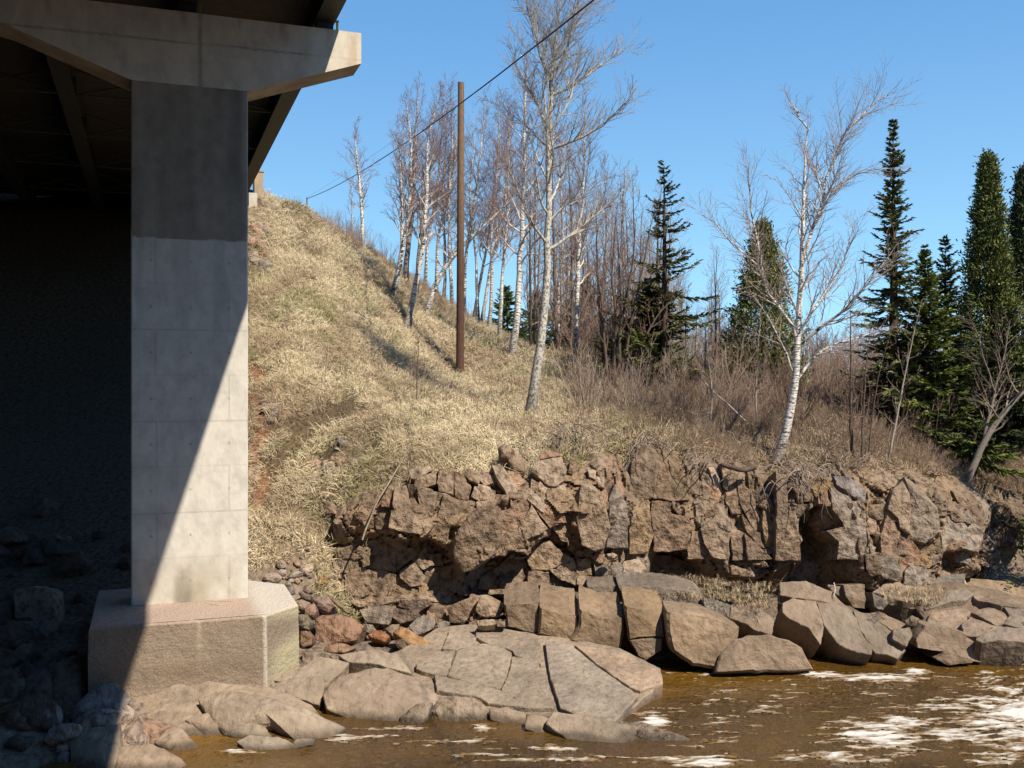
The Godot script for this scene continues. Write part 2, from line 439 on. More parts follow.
# ---------------------------------------------------------------- rocks
# A fractured block: an outline seen from the eye, laid on its own plane in space, with a broken face and its own depth.
# o: d depth of its middle, or y height of its middle; yaw, pitch of its face; t thickness; k tint; rnd roundness; tilt of the body behind the face; gap; rel relief
func rock(parent: Node, called: String, win: Array, z: Array, o: Dictionary) -> MeshInstance3D:
	var sc: float = win[2] if win.size() > 2 else 6.4
	var px := PackedVector2Array()
	for i in z.size() / 2: px.append(Vector2(win[0] + z[2 * i] / sc, win[1] + z[2 * i + 1] / sc))
	var mid := Vector2.ZERO
	for q in px: mid += q
	mid /= px.size()
	var depth: float = o.get("d", 0.0)
	if o.has("y"): depth = (CY - o.y) / ((mid.y - 384.0) / F)
	var yaw := deg_to_rad(o.get("yaw", 0.0))
	var pitch := deg_to_rad(o.get("pitch", 10.0))
	var n := Basis(Vector3.UP, yaw) * Vector3(0, sin(pitch), cos(pitch))
	var c := P(mid.x, mid.y, depth)
	var eye := Vector3(0, CY, 0)
	var u := Vector3.UP.cross(n).normalized()
	var v := n.cross(u)
	var flat := PackedVector2Array()
	for q in px:
		var ray := P(q.x, q.y, 1.0) - eye
		var p := eye + ray * ((c - eye).dot(n) / ray.dot(n)) - c
		flat.append(Vector2(p.dot(u), p.dot(v)))
	var in_cliff: bool = parent.name == "rock_cliff"
	var gap: float = o.get("gap", -0.012 if in_cliff else (-0.008 if parent.name == "rock_ledge" else 0.0))
	var shrunk := Geometry2D.offset_polygon(flat, -gap)
	if shrunk.size(): flat = shrunk[0]
	if not Geometry2D.is_polygon_clockwise(flat): flat.reverse()
	var size := 0.0
	for q in flat: size = maxf(size, q.length())
	planes.append([c.x, c.y, size, c, n])
	var sd := int(absf(mid.x * 131.0 + mid.y * 717.0))
	var rs := RandomNumberGenerator.new()
	rs.seed = sd
	var step := clampf(size * 0.11, 0.04, 0.13)
	# perimeter, corners kept but worn
	var rim := PackedVector2Array()
	for i in flat.size():
		var a := flat[i]
		var b := flat[(i + 1) % flat.size()]
		var m := maxi(2, int(ceil(a.distance_to(b) / step)))
		for k in m:
			var q := a.lerp(b, float(k) / m)
			if k == 0: q = q.lerp((flat[i - 1] + b) * 0.5, 0.02)
			var wob := 0.03 * ff.get_noise_3d(q.x * 40.0, q.y * 40.0, sd % 997)
			rim.append(q + q.normalized() * wob)
	var nr := rim.size()
	var rnd: float = o.get("rnd", 0.0)
	var rel: float = o.get("rel", 0.035)
	var cham: float = o.get("cham", clampf(size * 0.02, 0.006, 0.014))
	var th: float = o.get("t", 0.6)
	var tilt := deg_to_rad(o.get("tilt", 0.0))
	var ext := (-n * cos(tilt) + v * sin(tilt)) * th
	var facets := []
	for k in 3:
		var an := rs.randf() * TAU
		facets.append([Vector2(cos(an), sin(an)), rs.randf_range(-0.1, 0.5) * size, rs.randf_range(0.02, 0.2)])
	var rho := [0.0, 0.22, 0.42, 0.6, 0.76, 0.9, 1.0]
	var rows := []
	for ri in rho.size():
		var row := PackedVector3Array()
		for k in nr:
			var q: Vector2 = rim[k] * rho[ri]
			if ri == rho.size() - 1: q = rim[k] - rim[k].normalized() * cham
			var h := 0.0
			if not o.has("plain"):
				for f in facets: h -= maxf(0.0, q.dot(f[0]) - f[1]) * f[2]
			h += rel * (fb.get_noise_3d(q.x * 38.0, q.y * 38.0, sd % 991) + 0.6 * ff.get_noise_3d(q.x * 26.0, q.y * 26.0, sd % 887))
			if rnd > 0.0: h -= rnd * size * 0.55 * (1.0 - sqrt(maxf(0.0, 1.0 - pow(rho[ri] * 0.97, 2.0))))
			row.append(u * q.x + v * q.y + n * h)
		rows.append(row)
	var edge: PackedVector3Array = rows[-1]
	for s in [[0.0, 1.0], [0.22, 1.0], [0.55, 0.98], [1.0, o.get("back", 0.9)]]:
		var row := PackedVector3Array()
		for k in nr:
			var q: Vector2 = rim[k] * s[1]
			var p := u * q.x + v * q.y
			var out := (u * rim[k].x + v * rim[k].y).normalized()
			if s[0] == 0.0:
				p += n * ((edge[k]).dot(n) - cham)
			else:
				p += n * (edge[k].dot(n) - cham) * (1.0 - s[0]) + ext * s[0]
				p += out * 0.05 * minf(size, 0.6) * fb.get_noise_3d(p.x * 45.0 + sd % 613, p.y * 45.0, p.z * 45.0)
			row.append(p)
		rows.append(row)
	var nrow := rows.size()
	# smooth normals, then pulled halfway to each facet's own
	var flatv := PackedVector3Array()
	for row in rows: flatv.append_array(row)
	var acc := PackedVector3Array()
	acc.resize(flatv.size())
	var tris := PackedInt32Array()
	for r in nrow - 1:
		for k in nr:
			var a := r * nr + k
			var b := r * nr + (k + 1) % nr
			if r > 0: tris.append_array(PackedInt32Array([a, b, b + nr, a, b + nr, a + nr]))
			else: tris.append_array(PackedInt32Array([a, b + nr, a + nr]))
	for k in range(1, nr - 1):
		var l := (nrow - 1) * nr
		tris.append_array(PackedInt32Array([l, l + k, l + k + 1]))
	for i in range(0, tris.size(), 3):
		var fn := (flatv[tris[i + 1]] - flatv[tris[i]]).cross(flatv[tris[i + 2]] - flatv[tris[i]])
		for k in 3: acc[tris[i + k]] += fn
	var tint: Color = o.get("k", Color(0.24, 0.17, 0.115))
	tint = tint * rs.randf_range(0.92, 1.08)
	if parent.name == "rock_ledge": tint = tint * 0.84
	if in_cliff and not o.has("own"): tint = tint.lerp(Color(0.33, 0.255, 0.19), 0.2)
	var stain: Color = o.get("k2", Color(0.15, 0.12, 0.1))
	var amount: float = o.get("st", 0.12 if parent.name == "bedrock_slab" else 0.3)
	var cols := PackedColorArray()
	for p in flatv:
		var w := c + p
		var a := clampf(0.5 + 1.3 * fb.get_noise_3d(w.x * 13.0, w.y * 13.0 + sd % 31, w.z * 13.0), 0, 1)
		var b := clampf(0.5 + 0.9 * ff.get_noise_3d(w.x * 9.0, w.y * 9.0, w.z * 9.0), 0, 1)
		var k := tint.lerp(stain, amount * a) * lerpf(0.74, 1.24, b)
		k = k * lerpf(0.42, 1.0, smoothstep(0.025, 0.10, w.y + 0.05 * ff.get_noise_3d(w.x * 6.0, 0.0, w.z * 6.0)))      # wet at the waterline
		cols.append(k)
	var mb := MB.new()
	for i in range(0, tris.size(), 3):
		var fn := (flatv[tris[i + 1]] - flatv[tris[i]]).cross(flatv[tris[i + 2]] - flatv[tris[i]]).normalized()
		if fn.length_squared() < 0.5: continue
		for k in [0, 2, 1]:
			var id := tris[i + k]
			mb.v.append(flatv[id])
			mb.n.append((acc[id].normalized() + fn * (2.2 if rnd < 0.2 else 0.5)).normalized())
			mb.c.append(cols[id])
	var m: Material = M[o.get("m", "smooth_rock" if parent.name in ["bedrock_slab", "rock_ledge"] else "rock")]
	return part(called, mb.mesh(), m, parent, c - parent.position if parent != self else c)

func stone_mesh(sd: int, tint: Color) -> ArrayMesh:
	var rs := RandomNumberGenerator.new()
	rs.seed = sd
	var cuts := []
	for k in 11:
		var d := Vector3(rs.randfn(), rs.randfn(), rs.randfn()).normalized()
		cuts.append([d, rs.randf_range(0.62, 0.95)])
	var N := 6
	var pts := PackedVector3Array()
	var tris := PackedInt32Array()
	for f in 6:
		var b := [Basis(), Basis(Vector3.UP, PI / 2), Basis(Vector3.UP, PI), Basis(Vector3.UP, -PI / 2), Basis(Vector3.RIGHT, PI / 2), Basis(Vector3.RIGHT, -PI / 2)][f] as Basis
		var at := pts.size()
		for j in N + 1:
			for i in N + 1:
				var dir: Vector3 = (b * Vector3(tan(-PI / 4 + PI / 2 * i / N), tan(-PI / 4 + PI / 2 * j / N), 1.0)).normalized()
				var r := 1.1
				for c in cuts:
					var dt: float = dir.dot(c[0])
					if dt > 0.05: r = minf(r, c[1] / dt)
				r *= 1.0 + 0.06 * fb.get_noise_3d(dir.x * 50.0, dir.y * 50.0 + sd, dir.z * 50.0)
				pts.append(dir * r * 0.5)
		for j in N:
			for i in N:
				var a := at + j * (N + 1) + i
				tris.append_array(PackedInt32Array([a, a + 1, a + N + 2, a, a + N + 2, a + N + 1]))
	var mb := MB.new()
	for i in range(0, tris.size(), 3):
		var fn := (pts[tris[i + 1]] - pts[tris[i]]).cross(pts[tris[i + 2]] - pts[tris[i]]).normalized()
		for k in [0, 2, 1]:
			var p := pts[tris[i + k]]
			mb.v.append(p)
			mb.n.append((p.normalized() * 0.8 + fn).normalized())
			var q := clampf(0.5 + ff.get_noise_3d(p.x * 60.0, p.y * 60.0 + sd, p.z * 60.0), 0, 1)
			mb.c.append(tint * lerpf(0.75, 1.2, q))
	return mb.mesh()

# ---------------------------------------------------------------- the cliff, block by block
const W0 := [330, 440]
const W1 := [480, 440]
const W2 := [630, 440]
const W3 := [780, 440]
const W4 := [864, 480]
const W5 := [330, 540]
const W6 := [480, 540]
const W7 := [630, 550]
const W8 := [780, 560]
const W9 := [864, 560]
const W11 := [240, 560]
const W12 := [100, 648]
const W13 := [250, 648]
const W14 := [400, 620]
const FULL := [0, 0, 1.0]

var tan_ := Color(0.42, 0.32, 0.235)
var brown := Color(0.335, 0.25, 0.18)
var pale := Color(0.56, 0.45, 0.345)
var red := Color(0.43, 0.265, 0.18)
var gray := Color(0.35, 0.31, 0.27)
var ochre := Color(0.45, 0.31, 0.16)
var dull := Color(0.26, 0.195, 0.14)
var slab := Color(0.38, 0.312, 0.245)
var rust := Color(0.5, 0.235, 0.115)

func build_cliff() -> void:
	var c := thing("rock_cliff", P(640, 600, 20.4), "fractured brown rock cliff above the river ledges, grass along its lip", "", "", "structure")
	var b := "rock_block"
	# the left mass, standing out over the lower one
	rock(c, b, W0, [390, 455, 480, 470, 560, 495, 640, 500, 655, 560, 610, 605, 480, 590, 375, 560], {"d": 18.95, "k": tan_, "pitch": 8, "t": 1.1})
	rock(c, b, W0, [420, 290, 490, 285, 510, 400, 575, 490, 530, 490, 420, 455, 405, 420], {"d": 19.15, "k": tan_, "pitch": 18, "yaw": 12})
	rock(c, b, W0, [500, 285, 560, 300, 580, 470, 575, 490, 515, 400], {"d": 19.4, "k": dull, "yaw": -42, "t": 0.5})
	rock(c, b, W0, [560, 300, 690, 340, 670, 410, 650, 495, 580, 490], {"d": 19.25, "k": brown, "pitch": 16})
	rock(c, b, W0, [690, 340, 730, 345, 710, 440, 655, 535, 645, 490, 670, 410], {"d": 19.35, "k": tan_, "yaw": 10})
	rock(c, b, W0, [730, 345, 790, 370, 770, 530, 745, 640, 700, 640, 655, 560, 705, 445], {"d": 19.2, "k": tan_, "pitch": 12})
	rock(c, b, W0, [790, 370, 930, 440, 860, 545, 820, 560, 770, 525], {"d": 19.3, "k": brown, "pitch": 18})
	rock(c, b, W0, [770, 530, 835, 565, 800, 625, 750, 610], {"d": 19.35, "k": tan_})
	rock(c, b, W0, [310, 430, 395, 440, 375, 560, 300, 570, 280, 520], {"d": 19.35, "k": dull, "yaw": -25})
	rock(c, b, W0, [330, 380, 410, 330, 440, 345, 415, 430, 330, 420], {"d": 19.35, "k": red, "pitch": 25})
	rock(c, b, W0, [205, 400, 270, 370, 275, 450, 235, 560, 210, 520], {"d": 19.3, "k": brown})
	rock(c, b, FULL, [478, 509, 492, 505, 503, 515, 500, 545, 488, 560, 477, 569, 463, 572, 453, 562, 455, 540, 458, 530, 468, 518], {"d": 18.75, "k": brown, "pitch": 6, "rnd": 0.25, "t": 1.2, "rel": 0.06})
	rock(c, b, W1, [130, 655, 240, 580, 295, 500, 330, 430, 430, 570, 390, 600, 250, 650, 180, 720, 75, 755, 20, 740], {"d": 18.95, "k": tan_, "pitch": 4, "t": 1.2})
	rock(c, b, W1, [60, 480, 200, 440, 200, 380, 270, 360, 310, 410, 295, 495, 240, 578, 130, 648, 60, 570], {"d": 19.05, "k": red.lerp(brown, 0.5), "pitch": 12, "t": 1.0})
	rock(c, b, W1, [-30, 300, 95, 320, 90, 370, -10, 390, -50, 360], {"d": 19.55, "k": tan_, "pitch": 25})
	rock(c, b, W1, [-20, 395, 95, 375, 200, 440, 60, 478, -10, 470], {"d": 19.35, "k": tan_, "pitch": 22})
	# the slabs along the lip
	rock(c, b, W0, [505, 195, 630, 165, 645, 195, 550, 245, 520, 240], {"d": 19.75, "k": pale, "pitch": 32, "t": 0.5})
	rock(c, b, W0, [550, 250, 690, 195, 680, 275, 610, 300, 545, 285], {"d": 19.65, "k": tan_, "pitch": 24, "t": 0.5})
	rock(c, b, W0, [700, 190, 785, 190, 785, 345, 700, 325, 690, 270], {"d": 19.6, "k": tan_, "pitch": 18, "t": 0.6})
	rock(c, b, W0, [800, 200, 850, 220, 900, 300, 880, 390, 800, 360], {"d": 19.65, "k": brown, "pitch": 22, "t": 0.6})
	rock(c, b, W0, [850, 205, 890, 185, 965, 230, 945, 275, 890, 250], {"d": 19.7, "k": tan_, "pitch": 30, "t": 0.4})
	rock(c, b, W0, [950, 280, 1024, 300, 1050, 400, 1000, 420, 960, 360], {"d": 19.55, "k": pale, "pitch": 20, "t": 0.5})
	rock(c, b, W1, [10, 200, 85, 215, 100, 270, 30, 290, 0, 250], {"d": 19.75, "k": pale.lerp(tan_, 0.5), "pitch": 30, "t": 0.4})
	rock(c, b, W1, [85, 160, 130, 150, 160, 190, 245, 310, 235, 365, 180, 355, 120, 260], {"d": 19.6, "k": pale, "pitch": 22, "yaw": 12, "t": 0.5})
	rock(c, b, W1, [118, 40, 150, 22, 185, 30, 192, 110, 140, 100], {"d": 20.1, "k": tan_, "pitch": 32, "t": 0.5, "rnd": 0.4})
	rock(c, b, W1, [210, 50, 255, 85, 290, 130, 280, 195, 215, 190, 185, 120], {"d": 20.0, "k": brown, "pitch": 30, "t": 0.5, "rnd": 0.3})
	rock(c, b, W1, [175, 195, 240, 210, 285, 270, 250, 310, 210, 260], {"d": 19.8, "k": red, "pitch": 28, "t": 0.5})
	rock(c, b, W1, [345, 150, 390, 128, 520, 108, 552, 190, 545, 250, 490, 290, 440, 290, 340, 200], {"d": 19.75, "k": pale, "pitch": 26, "t": 0.7, "st": 0.15})
	rock(c, b, W1, [385, 120, 390, 90, 450, 70, 525, 85, 522, 102], {"d": 20.0, "k": red, "pitch": 48, "t": 0.5})
	rock(c, b, W1, [250, 315, 390, 350, 412, 420, 402, 460, 310, 385], {"d": 19.45, "k": pale.lerp(gray, 0.4), "pitch": 20})
	rock(c, b, W1, [330, 390, 402, 465, 440, 500, 500, 540, 450, 560, 400, 500], {"d": 19.4, "k": brown, "pitch": 5})
	rock(c, b, W1, [405, 368, 470, 350, 522, 420, 412, 418], {"d": 19.5, "k": pale.lerp(gray, 0.5), "pitch": 34, "st": 0.15})
	rock(c, b, W1, [410, 425, 522, 425, 548, 525, 480, 525, 410, 470], {"d": 19.4, "k": red, "pitch": 10})
	rock(c, b, W1, [530, 370, 622, 350, 618, 440, 580, 470, 535, 410], {"d": 19.5, "k": pale.lerp(red, 0.4), "pitch": 22})
	rock(c, b, W1, [385, 270, 440, 300, 440, 350, 405, 350, 375, 310], {"d": 19.65, "k": pale, "pitch": 24, "t": 0.4})
	rock(c, b, W1, [330, 250, 380, 280, 380, 340, 320, 310], {"d": 19.7, "k": tan_, "pitch": 24, "t": 0.4})
	rock(c, b, W1, [470, 300, 530, 290, 560, 340, 525, 375, 480, 345], {"d": 19.65, "k": pale, "pitch": 26, "t": 0.4})
	rock(c, b, W1, [540, 440, 575, 470, 577, 530, 550, 525], {"d": 19.5, "k": brown})
	rock(c, b, W1, [455, 540, 540, 540, 562, 650, 520, 640], {"d": 19.5, "k": tan_, "pitch": 6})
	rock(c, b, W1, [560, 540, 622, 580, 652, 672, 590, 640], {"d": 19.55, "k": ochre})
	rock(c, b, W1, [650, 290, 680, 258, 760, 330, 805, 430, 832, 550, 795, 690, 740, 712, 655, 672, 622, 500], {"d": 19.3, "k": pale, "k2": brown, "st": 0.75, "pitch": 10, "t": 1.0})
	rock(c, b, W1, [830, 380, 870, 288, 922, 380, 942, 430, 947, 690, 812, 690, 834, 550], {"d": 19.5, "k": gray, "pitch": 8, "yaw": 8, "t": 1.0})
	rock(c, b, W1, [690, 180, 742, 200, 737, 250, 700, 232], {"d": 19.8, "k": pale, "pitch": 24, "t": 0.4})
	rock(c, b, W1, [740, 230, 792, 250, 792, 300, 758, 300], {"d": 19.75, "k": pale, "pitch": 22, "t": 0.4})
	rock(c, b, W1, [580, 140, 600, 150, 590, 215, 570, 205], {"d": 19.9, "k": tan_, "t": 0.4})
	rock(c, b, W1, [770, 310, 850, 270, 860, 300, 825, 380, 800, 400], {"d": 19.8, "k": dull, "pitch": 20})
	# the middle wall
	rock(c, b, W2, [0, 462, 60, 392, 120, 392, 135, 560, 148, 600, 110, 722, 0, 730], {"d": 19.7, "k": ochre.lerp(tan_, 0.5), "pitch": 8, "t": 0.9})
	rock(c, b, W2, [10, 150, 60, 60, 100, 20, 190, 60, 180, 200, 150, 360, 60, 385, 0, 440], {"d": 20.05, "k": dull, "pitch": 20, "t": 0.9, "rel": 0.06})
	rock(c, b, W2, [190, 60, 300, 60, 330, 200, 400, 340, 380, 380, 250, 388, 155, 365, 182, 200], {"d": 20.1, "k": dull.lerp(ochre, 0.3), "pitch": 20, "t": 0.9, "rel": 0.06})
	rock(c, b, W2, [142, 390, 250, 400, 262, 480, 378, 492, 380, 560, 362, 700, 250, 712, 155, 712, 152, 600, 136, 480], {"d": 19.75, "k": brown.lerp(red, 0.3), "pitch": 8, "t": 1.0, "plain": 1})
	rock(c, b, W2, [402, 590, 440, 590, 490, 690, 530, 760, 372, 760, 382, 700], {"d": 19.75, "k": tan_.lerp(red, 0.3), "pitch": 14})
	rock(c, b, W2, [460, 570, 560, 480, 600, 500, 622, 540, 632, 700, 620, 760, 535, 755, 480, 660], {"d": 19.65, "k": tan_, "pitch": 10, "t": 1.0})
	rock(c, b, W2, [642, 560, 740, 600, 750, 680, 740, 765, 662, 765], {"d": 19.75, "k": tan_, "pitch": 10, "t": 0.8})
	rock(c, b, W2, [450, 360, 560, 402, 572, 460, 480, 500, 440, 440], {"d": 20.0, "k": tan_, "pitch": 18})
	rock(c, b, W2, [480, 290, 530, 250, 582, 340, 562, 400, 480, 342], {"d": 20.1, "k": red, "pitch": 18})
	rock(c, b, W2, [510, 180, 540, 170, 572, 260, 592, 330, 540, 282], {"d": 20.15, "k": pale, "yaw": 20})
	rock(c, b, W2, [450, 140, 480, 150, 522, 222, 530, 252, 480, 282, 448, 240], {"d": 20.2, "k": brown, "yaw": -15})
	rock(c, b, W2, [590, 150, 632, 190, 622, 320, 602, 310], {"d": 20.1, "k": tan_})
	rock(c, b, W2, [330, 205, 440, 215, 450, 350, 400, 340], {"d": 20.15, "k": dull, "pitch": 25})
	rock(c, b, W2, [640, 200, 690, 240, 700, 400, 720, 470, 660, 470, 610, 390], {"d": 20.1, "k": brown, "pitch": 14})
	rock(c, b, W2, [690, 250, 780, 330, 852, 580, 800, 580, 740, 470, 705, 400], {"d": 20.0, "k": brown, "pitch": 14})
	rock(c, b, W2, [790, 330, 850, 330, 870, 420, 850, 540, 800, 400], {"d": 20.05, "k": dull, "yaw": -20})
	rock(c, b, W2, [862, 420, 962, 420, 1012, 640, 992, 740, 872, 670, 852, 560], {"d": 19.75, "k": ochre.lerp(brown, 0.5), "pitch": 8, "t": 1.0})
	rock(c, b, W2, [740, 600, 830, 690, 905, 760, 760, 768], {"d": 19.6, "k": tan_, "pitch": 12})
	rock(c, b, W2, [720, 480, 800, 590, 860, 600, 900, 700, 830, 680, 750, 590], {"d": 19.8, "k": brown})
	rock(c, b, W2, [900, 230, 960, 240, 970, 410, 870, 405], {"d": 20.3, "k": dull, "pitch": 22})
	# the dark corner under the lichen and the right buttress
	rock(c, b, W3, [-20, 210, 40, 220, 32, 380, 82, 480, 132, 650, 142, 768, -20, 768], {"d": 19.6, "k": brown, "pitch": 12, "t": 1.0})
	rock(c, b, W3, [132, 340, 240, 352, 300, 440, 292, 580, 378, 700, 362, 765, 160, 660, 130, 600], {"d": 20.15, "k": dull, "yaw": -58, "pitch": -14, "t": 0.6, "plain": 1})
	rock(c, b, W3, [165, 315, 250, 230, 340, 270, 372, 380, 342, 450, 270, 402, 220, 350], {"d": 19.75, "k": Color(0.36, 0.21, 0.03), "k2": dull, "st": 0.9, "pitch": 26, "t": 0.8})
	rock(c, b, W3, [350, 232, 440, 228, 552, 330, 542, 392, 460, 350, 362, 282], {"d": 19.75, "k": Color(0.27, 0.26, 0.26), "pitch": 30, "t": 0.7})
	rock(c, b, W3, [350, 298, 455, 362, 545, 472, 552, 640, 532, 762, 375, 762, 382, 650, 300, 585, 410, 570, 410, 520, 345, 440], {"d": 19.35, "k": gray, "k2": brown, "st": 0.6, "pitch": 12, "t": 1.2})
	rock(c, b, W3, [580, 420, 660, 412, 665, 500, 630, 515, 575, 470], {"d": 19.65, "k": tan_, "pitch": 14, "rnd": 0.3})
	rock(c, b, W3, [552, 490, 612, 520, 622, 570, 600, 602, 552, 602], {"d": 19.6, "k": pale.lerp(red, 0.4), "pitch": 10})
	rock(c, b, W3, [555, 650, 612, 690, 602, 742, 545, 742], {"d": 19.5, "k": gray, "pitch": 10})
	rock(c, b, W3, [692, 490, 762, 560, 762, 640, 742, 722, 660, 732, 650, 622, 672, 530], {"d": 19.5, "k": red.lerp(tan_, 0.4), "pitch": 12, "yaw": 8, "t": 0.8})
	rock(c, b, W3, [700, 440, 722, 330, 792, 258, 832, 340, 832, 600, 772, 560, 760, 500], {"d": 19.6, "k": tan_, "pitch": 16, "t": 1.0})
	rock(c, b, W3, [800, 235, 920, 330, 1000, 430, 1020, 520, 1000, 600, 930, 655, 862, 640, 834, 600, 838, 340], {"d": 19.6, "k": gray.lerp(tan_, 0.4), "pitch": 20, "t": 1.2, "rel": 0.06})
	rock(c, b, W4, [470, 150, 622, 170, 702, 270, 762, 320, 742, 455, 672, 450, 612, 430, 500, 450, 490, 330], {"d": 20.0, "k": gray, "k2": dull, "st": 0.6, "pitch": 20, "t": 1.4, "rel": 0.07})
	rock(c, b, W4, [322, 310, 480, 335, 492, 440, 450, 482, 380, 470, 312, 385], {"d": 19.6, "k": ochre.lerp(tan_, 0.5), "pitch": 8, "t": 0.8})
	rock(c, b, W4, [230, 402, 292, 368, 372, 470, 342, 560, 290, 542, 240, 582, 218, 480], {"d": 19.4, "k": rust.lerp(gray, 0.45), "pitch": 16, "t": 0.8})
	rock(c, b, W4, [345, 470, 390, 475, 450, 510, 420, 560, 350, 545], {"d": 19.5, "k": ochre, "pitch": 14})
	rock(c, b, W4, [300, 552, 402, 560, 412, 622, 352, 682, 260, 662, 270, 582], {"d": 19.2, "k": gray, "pitch": 18, "t": 0.8})
	rock(c, b, W4, [110, 500, 200, 500, 242, 582, 212, 642, 120, 612], {"d": 19.1, "k": gray, "pitch": 14, "t": 0.8})
	rock(c, b, W4, [15, 480, 105, 495, 110, 605, 50, 612, 15, 570], {"d": 19.1, "k": dull, "pitch": 6, "yaw": -15, "t": 0.8})
	rock(c, b, W4, [580, 460, 662, 452, 692, 545, 600, 522], {"d": 20.0, "k": gray, "pitch": 10})
	rock(c, b, W4, [500, 455, 580, 460, 590, 520, 505, 540], {"d": 20.2, "k": dull, "pitch": 0})
	rock(c, b, W4, [640, 20, 700, 90, 760, 200, 770, 310, 705, 265, 620, 165, 560, 70], {"d": 20.6, "k": dull, "pitch": 30, "t": 1.2, "rel": 0.06})
	rock(c, b, W4, [770, 330, 860, 420, 800, 470, 750, 450], {"d": 20.9, "k": gray, "pitch": 10, "t": 1.0})
	rock(c, b, W4, [760, 120, 900, 160, 1020, 300, 1020, 440, 870, 430, 790, 320], {"d": 22.4, "k": dull, "pitch": 4, "yaw": -20, "t": 1.4, "rel": 0.08})
	rock(c, b, W4, [790, 20, 900, 60, 1030, 90, 1030, 290, 900, 155, 770, 115], {"d": 22.8, "k": dull, "pitch": 25, "t": 1.4, "rel": 0.08})
	# the lower left wall, set back
	rock(c, b, W5, [245, 55, 330, 20, 420, 60, 420, 200, 330, 190, 220, 172], {"d": 19.55, "k": tan_, "pitch": 10, "t": 0.8})
	rock(c, b, W5, [422, 50, 550, 55, 560, 90, 480, 150, 412, 210], {"d": 19.55, "k": red.lerp(tan_, 0.5), "pitch": 10})
	rock(c, b, W5, [530, 132, 592, 90, 652, 102, 662, 160, 590, 186], {"d": 19.45, "k": pale.lerp(tan_, 0.5), "pitch": 10})
	rock(c, b, W5, [650, 100, 712, 90, 722, 170, 662, 162], {"d": 19.5, "k": tan_, "pitch": 8})
	rock(c, b, W5, [600, 185, 662, 170, 722, 190, 727, 280, 622, 318, 600, 290, 612, 232], {"d": 19.5, "k": tan_, "pitch": 8})
	rock(c, b, W5, [450, 202, 530, 145, 582, 190, 602, 232, 590, 290, 520, 290, 450, 242], {"d": 19.4, "k": pale.lerp(tan_, 0.4), "pitch": 12})
	rock(c, b, W5, [580, 90, 612, 20, 622, 88], {"d": 19.5, "k": tan_, "yaw": 15})
	rock(c, b, W5, [232, 192, 330, 195, 420, 222, 412, 340, 250, 345, 212, 272], {"d": 19.45, "k": tan_, "pitch": 12})
	rock(c, b, W5, [100, 230, 150, 195, 210, 275, 248, 345, 180, 380, 100, 380], {"d": 19.35, "k": tan_.lerp(brown, 0.4), "pitch": 14})
	rock(c, b, W5, [150, 190, 225, 178, 230, 190, 240, 290, 160, 240], {"d": 19.45, "k": tan_, "pitch": 10})
	rock(c, b, W5, [420, 300, 500, 272, 532, 332, 430, 350], {"d": 19.45, "k": brown, "pitch": 12})
	rock(c, b, W5, [210, 100, 245, 60, 250, 160, 215, 172], {"d": 19.45, "k": brown, "yaw": -15})
	rock(c, b, W5, [120, 392, 430, 358, 622, 330, 770, 312, 812, 370, 740, 392, 622, 380, 450, 390, 330, 410, 180, 425], {"d": 19.2, "k": tan_, "pitch": 28, "t": 0.9})
	rock(c, b, W5, [240, 410, 340, 398, 440, 385, 380, 432, 250, 440], {"d": 19.15, "k": gray.lerp(Color(0.22, 0.16, 0.15), 0.5), "pitch": 6})
	rock(c, b, W5, [440, 392, 622, 382, 642, 412, 560, 462, 440, 422], {"d": 19.1, "k": Color(0.21, 0.16, 0.145), "pitch": 10})
	rock(c, b, W5, [190, 450, 330, 430, 412, 450, 370, 535, 232, 522], {"d": 18.95, "k": gray, "pitch": 22, "t": 0.8})
	rock(c, b, W5, [412, 440, 560, 462, 582, 492, 450, 532, 400, 492], {"d": 18.95, "k": Color(0.22, 0.17, 0.15), "pitch": 22, "t": 0.8})
	rock(c, b, W5, [650, 400, 730, 400, 740, 430, 680, 490, 620, 470], {"d": 19.2, "k": dull, "pitch": 20})
	rock(c, b, W6, [0, 240, 120, 170, 250, 52, 312, 182, 312, 290, 180, 300, 60, 315, -15, 312], {"d": 19.6, "k": tan_, "pitch": 16, "t": 0.9})
	rock(c, b, W6, [272, 32, 380, 0, 450, 10, 532, 90, 502, 160, 440, 190, 332, 190, 302, 122], {"d": 19.55, "k": brown, "k2": ochre, "pitch": 14, "t": 0.9})
	rock(c, b, W6, [312, 210, 440, 210, 442, 285, 312, 285], {"d": 19.35, "k": tan_, "pitch": 12})
	rock(c, b, W6, [452, 190, 540, 180, 622, 222, 622, 292, 500, 240], {"d": 19.35, "k": pale.lerp(tan_, 0.4), "pitch": 14})
	rock(c, b, W6, [500, 130, 540, 95, 600, 120, 622, 215, 545, 178], {"d": 19.6, "k": pale.lerp(ochre, 0.4), "pitch": 10})
	rock(c, b, W6, [630, 130, 702, 120, 712, 222, 640, 212], {"d": 19.5, "k": ochre.lerp(pale, 0.5), "pitch": 10})
	rock(c, b, W6, [625, 230, 690, 240, 682, 300, 622, 282], {"d": 19.3, "k": pale, "k2": ochre, "pitch": 10})
	rock(c, b, W6, [730, 140, 802, 120, 832, 290, 752, 292], {"d": 19.4, "k": pale.lerp(gray, 0.4), "pitch": 10})
	rock(c, b, W6, [812, 170, 915, 160, 902, 250, 842, 262], {"d": 19.45, "k": gray, "pitch": 12})
	rock(c, b, W6, [920, 140, 1020, 120, 1060, 180, 1040, 240, 920, 232], {"d": 19.5, "k": pale, "pitch": 14})
	rock(c, b, W6, [60, 322, 225, 315, 225, 332, 60, 346], {"d": 19.0, "k": tan_, "pitch": 20, "t": 0.7})
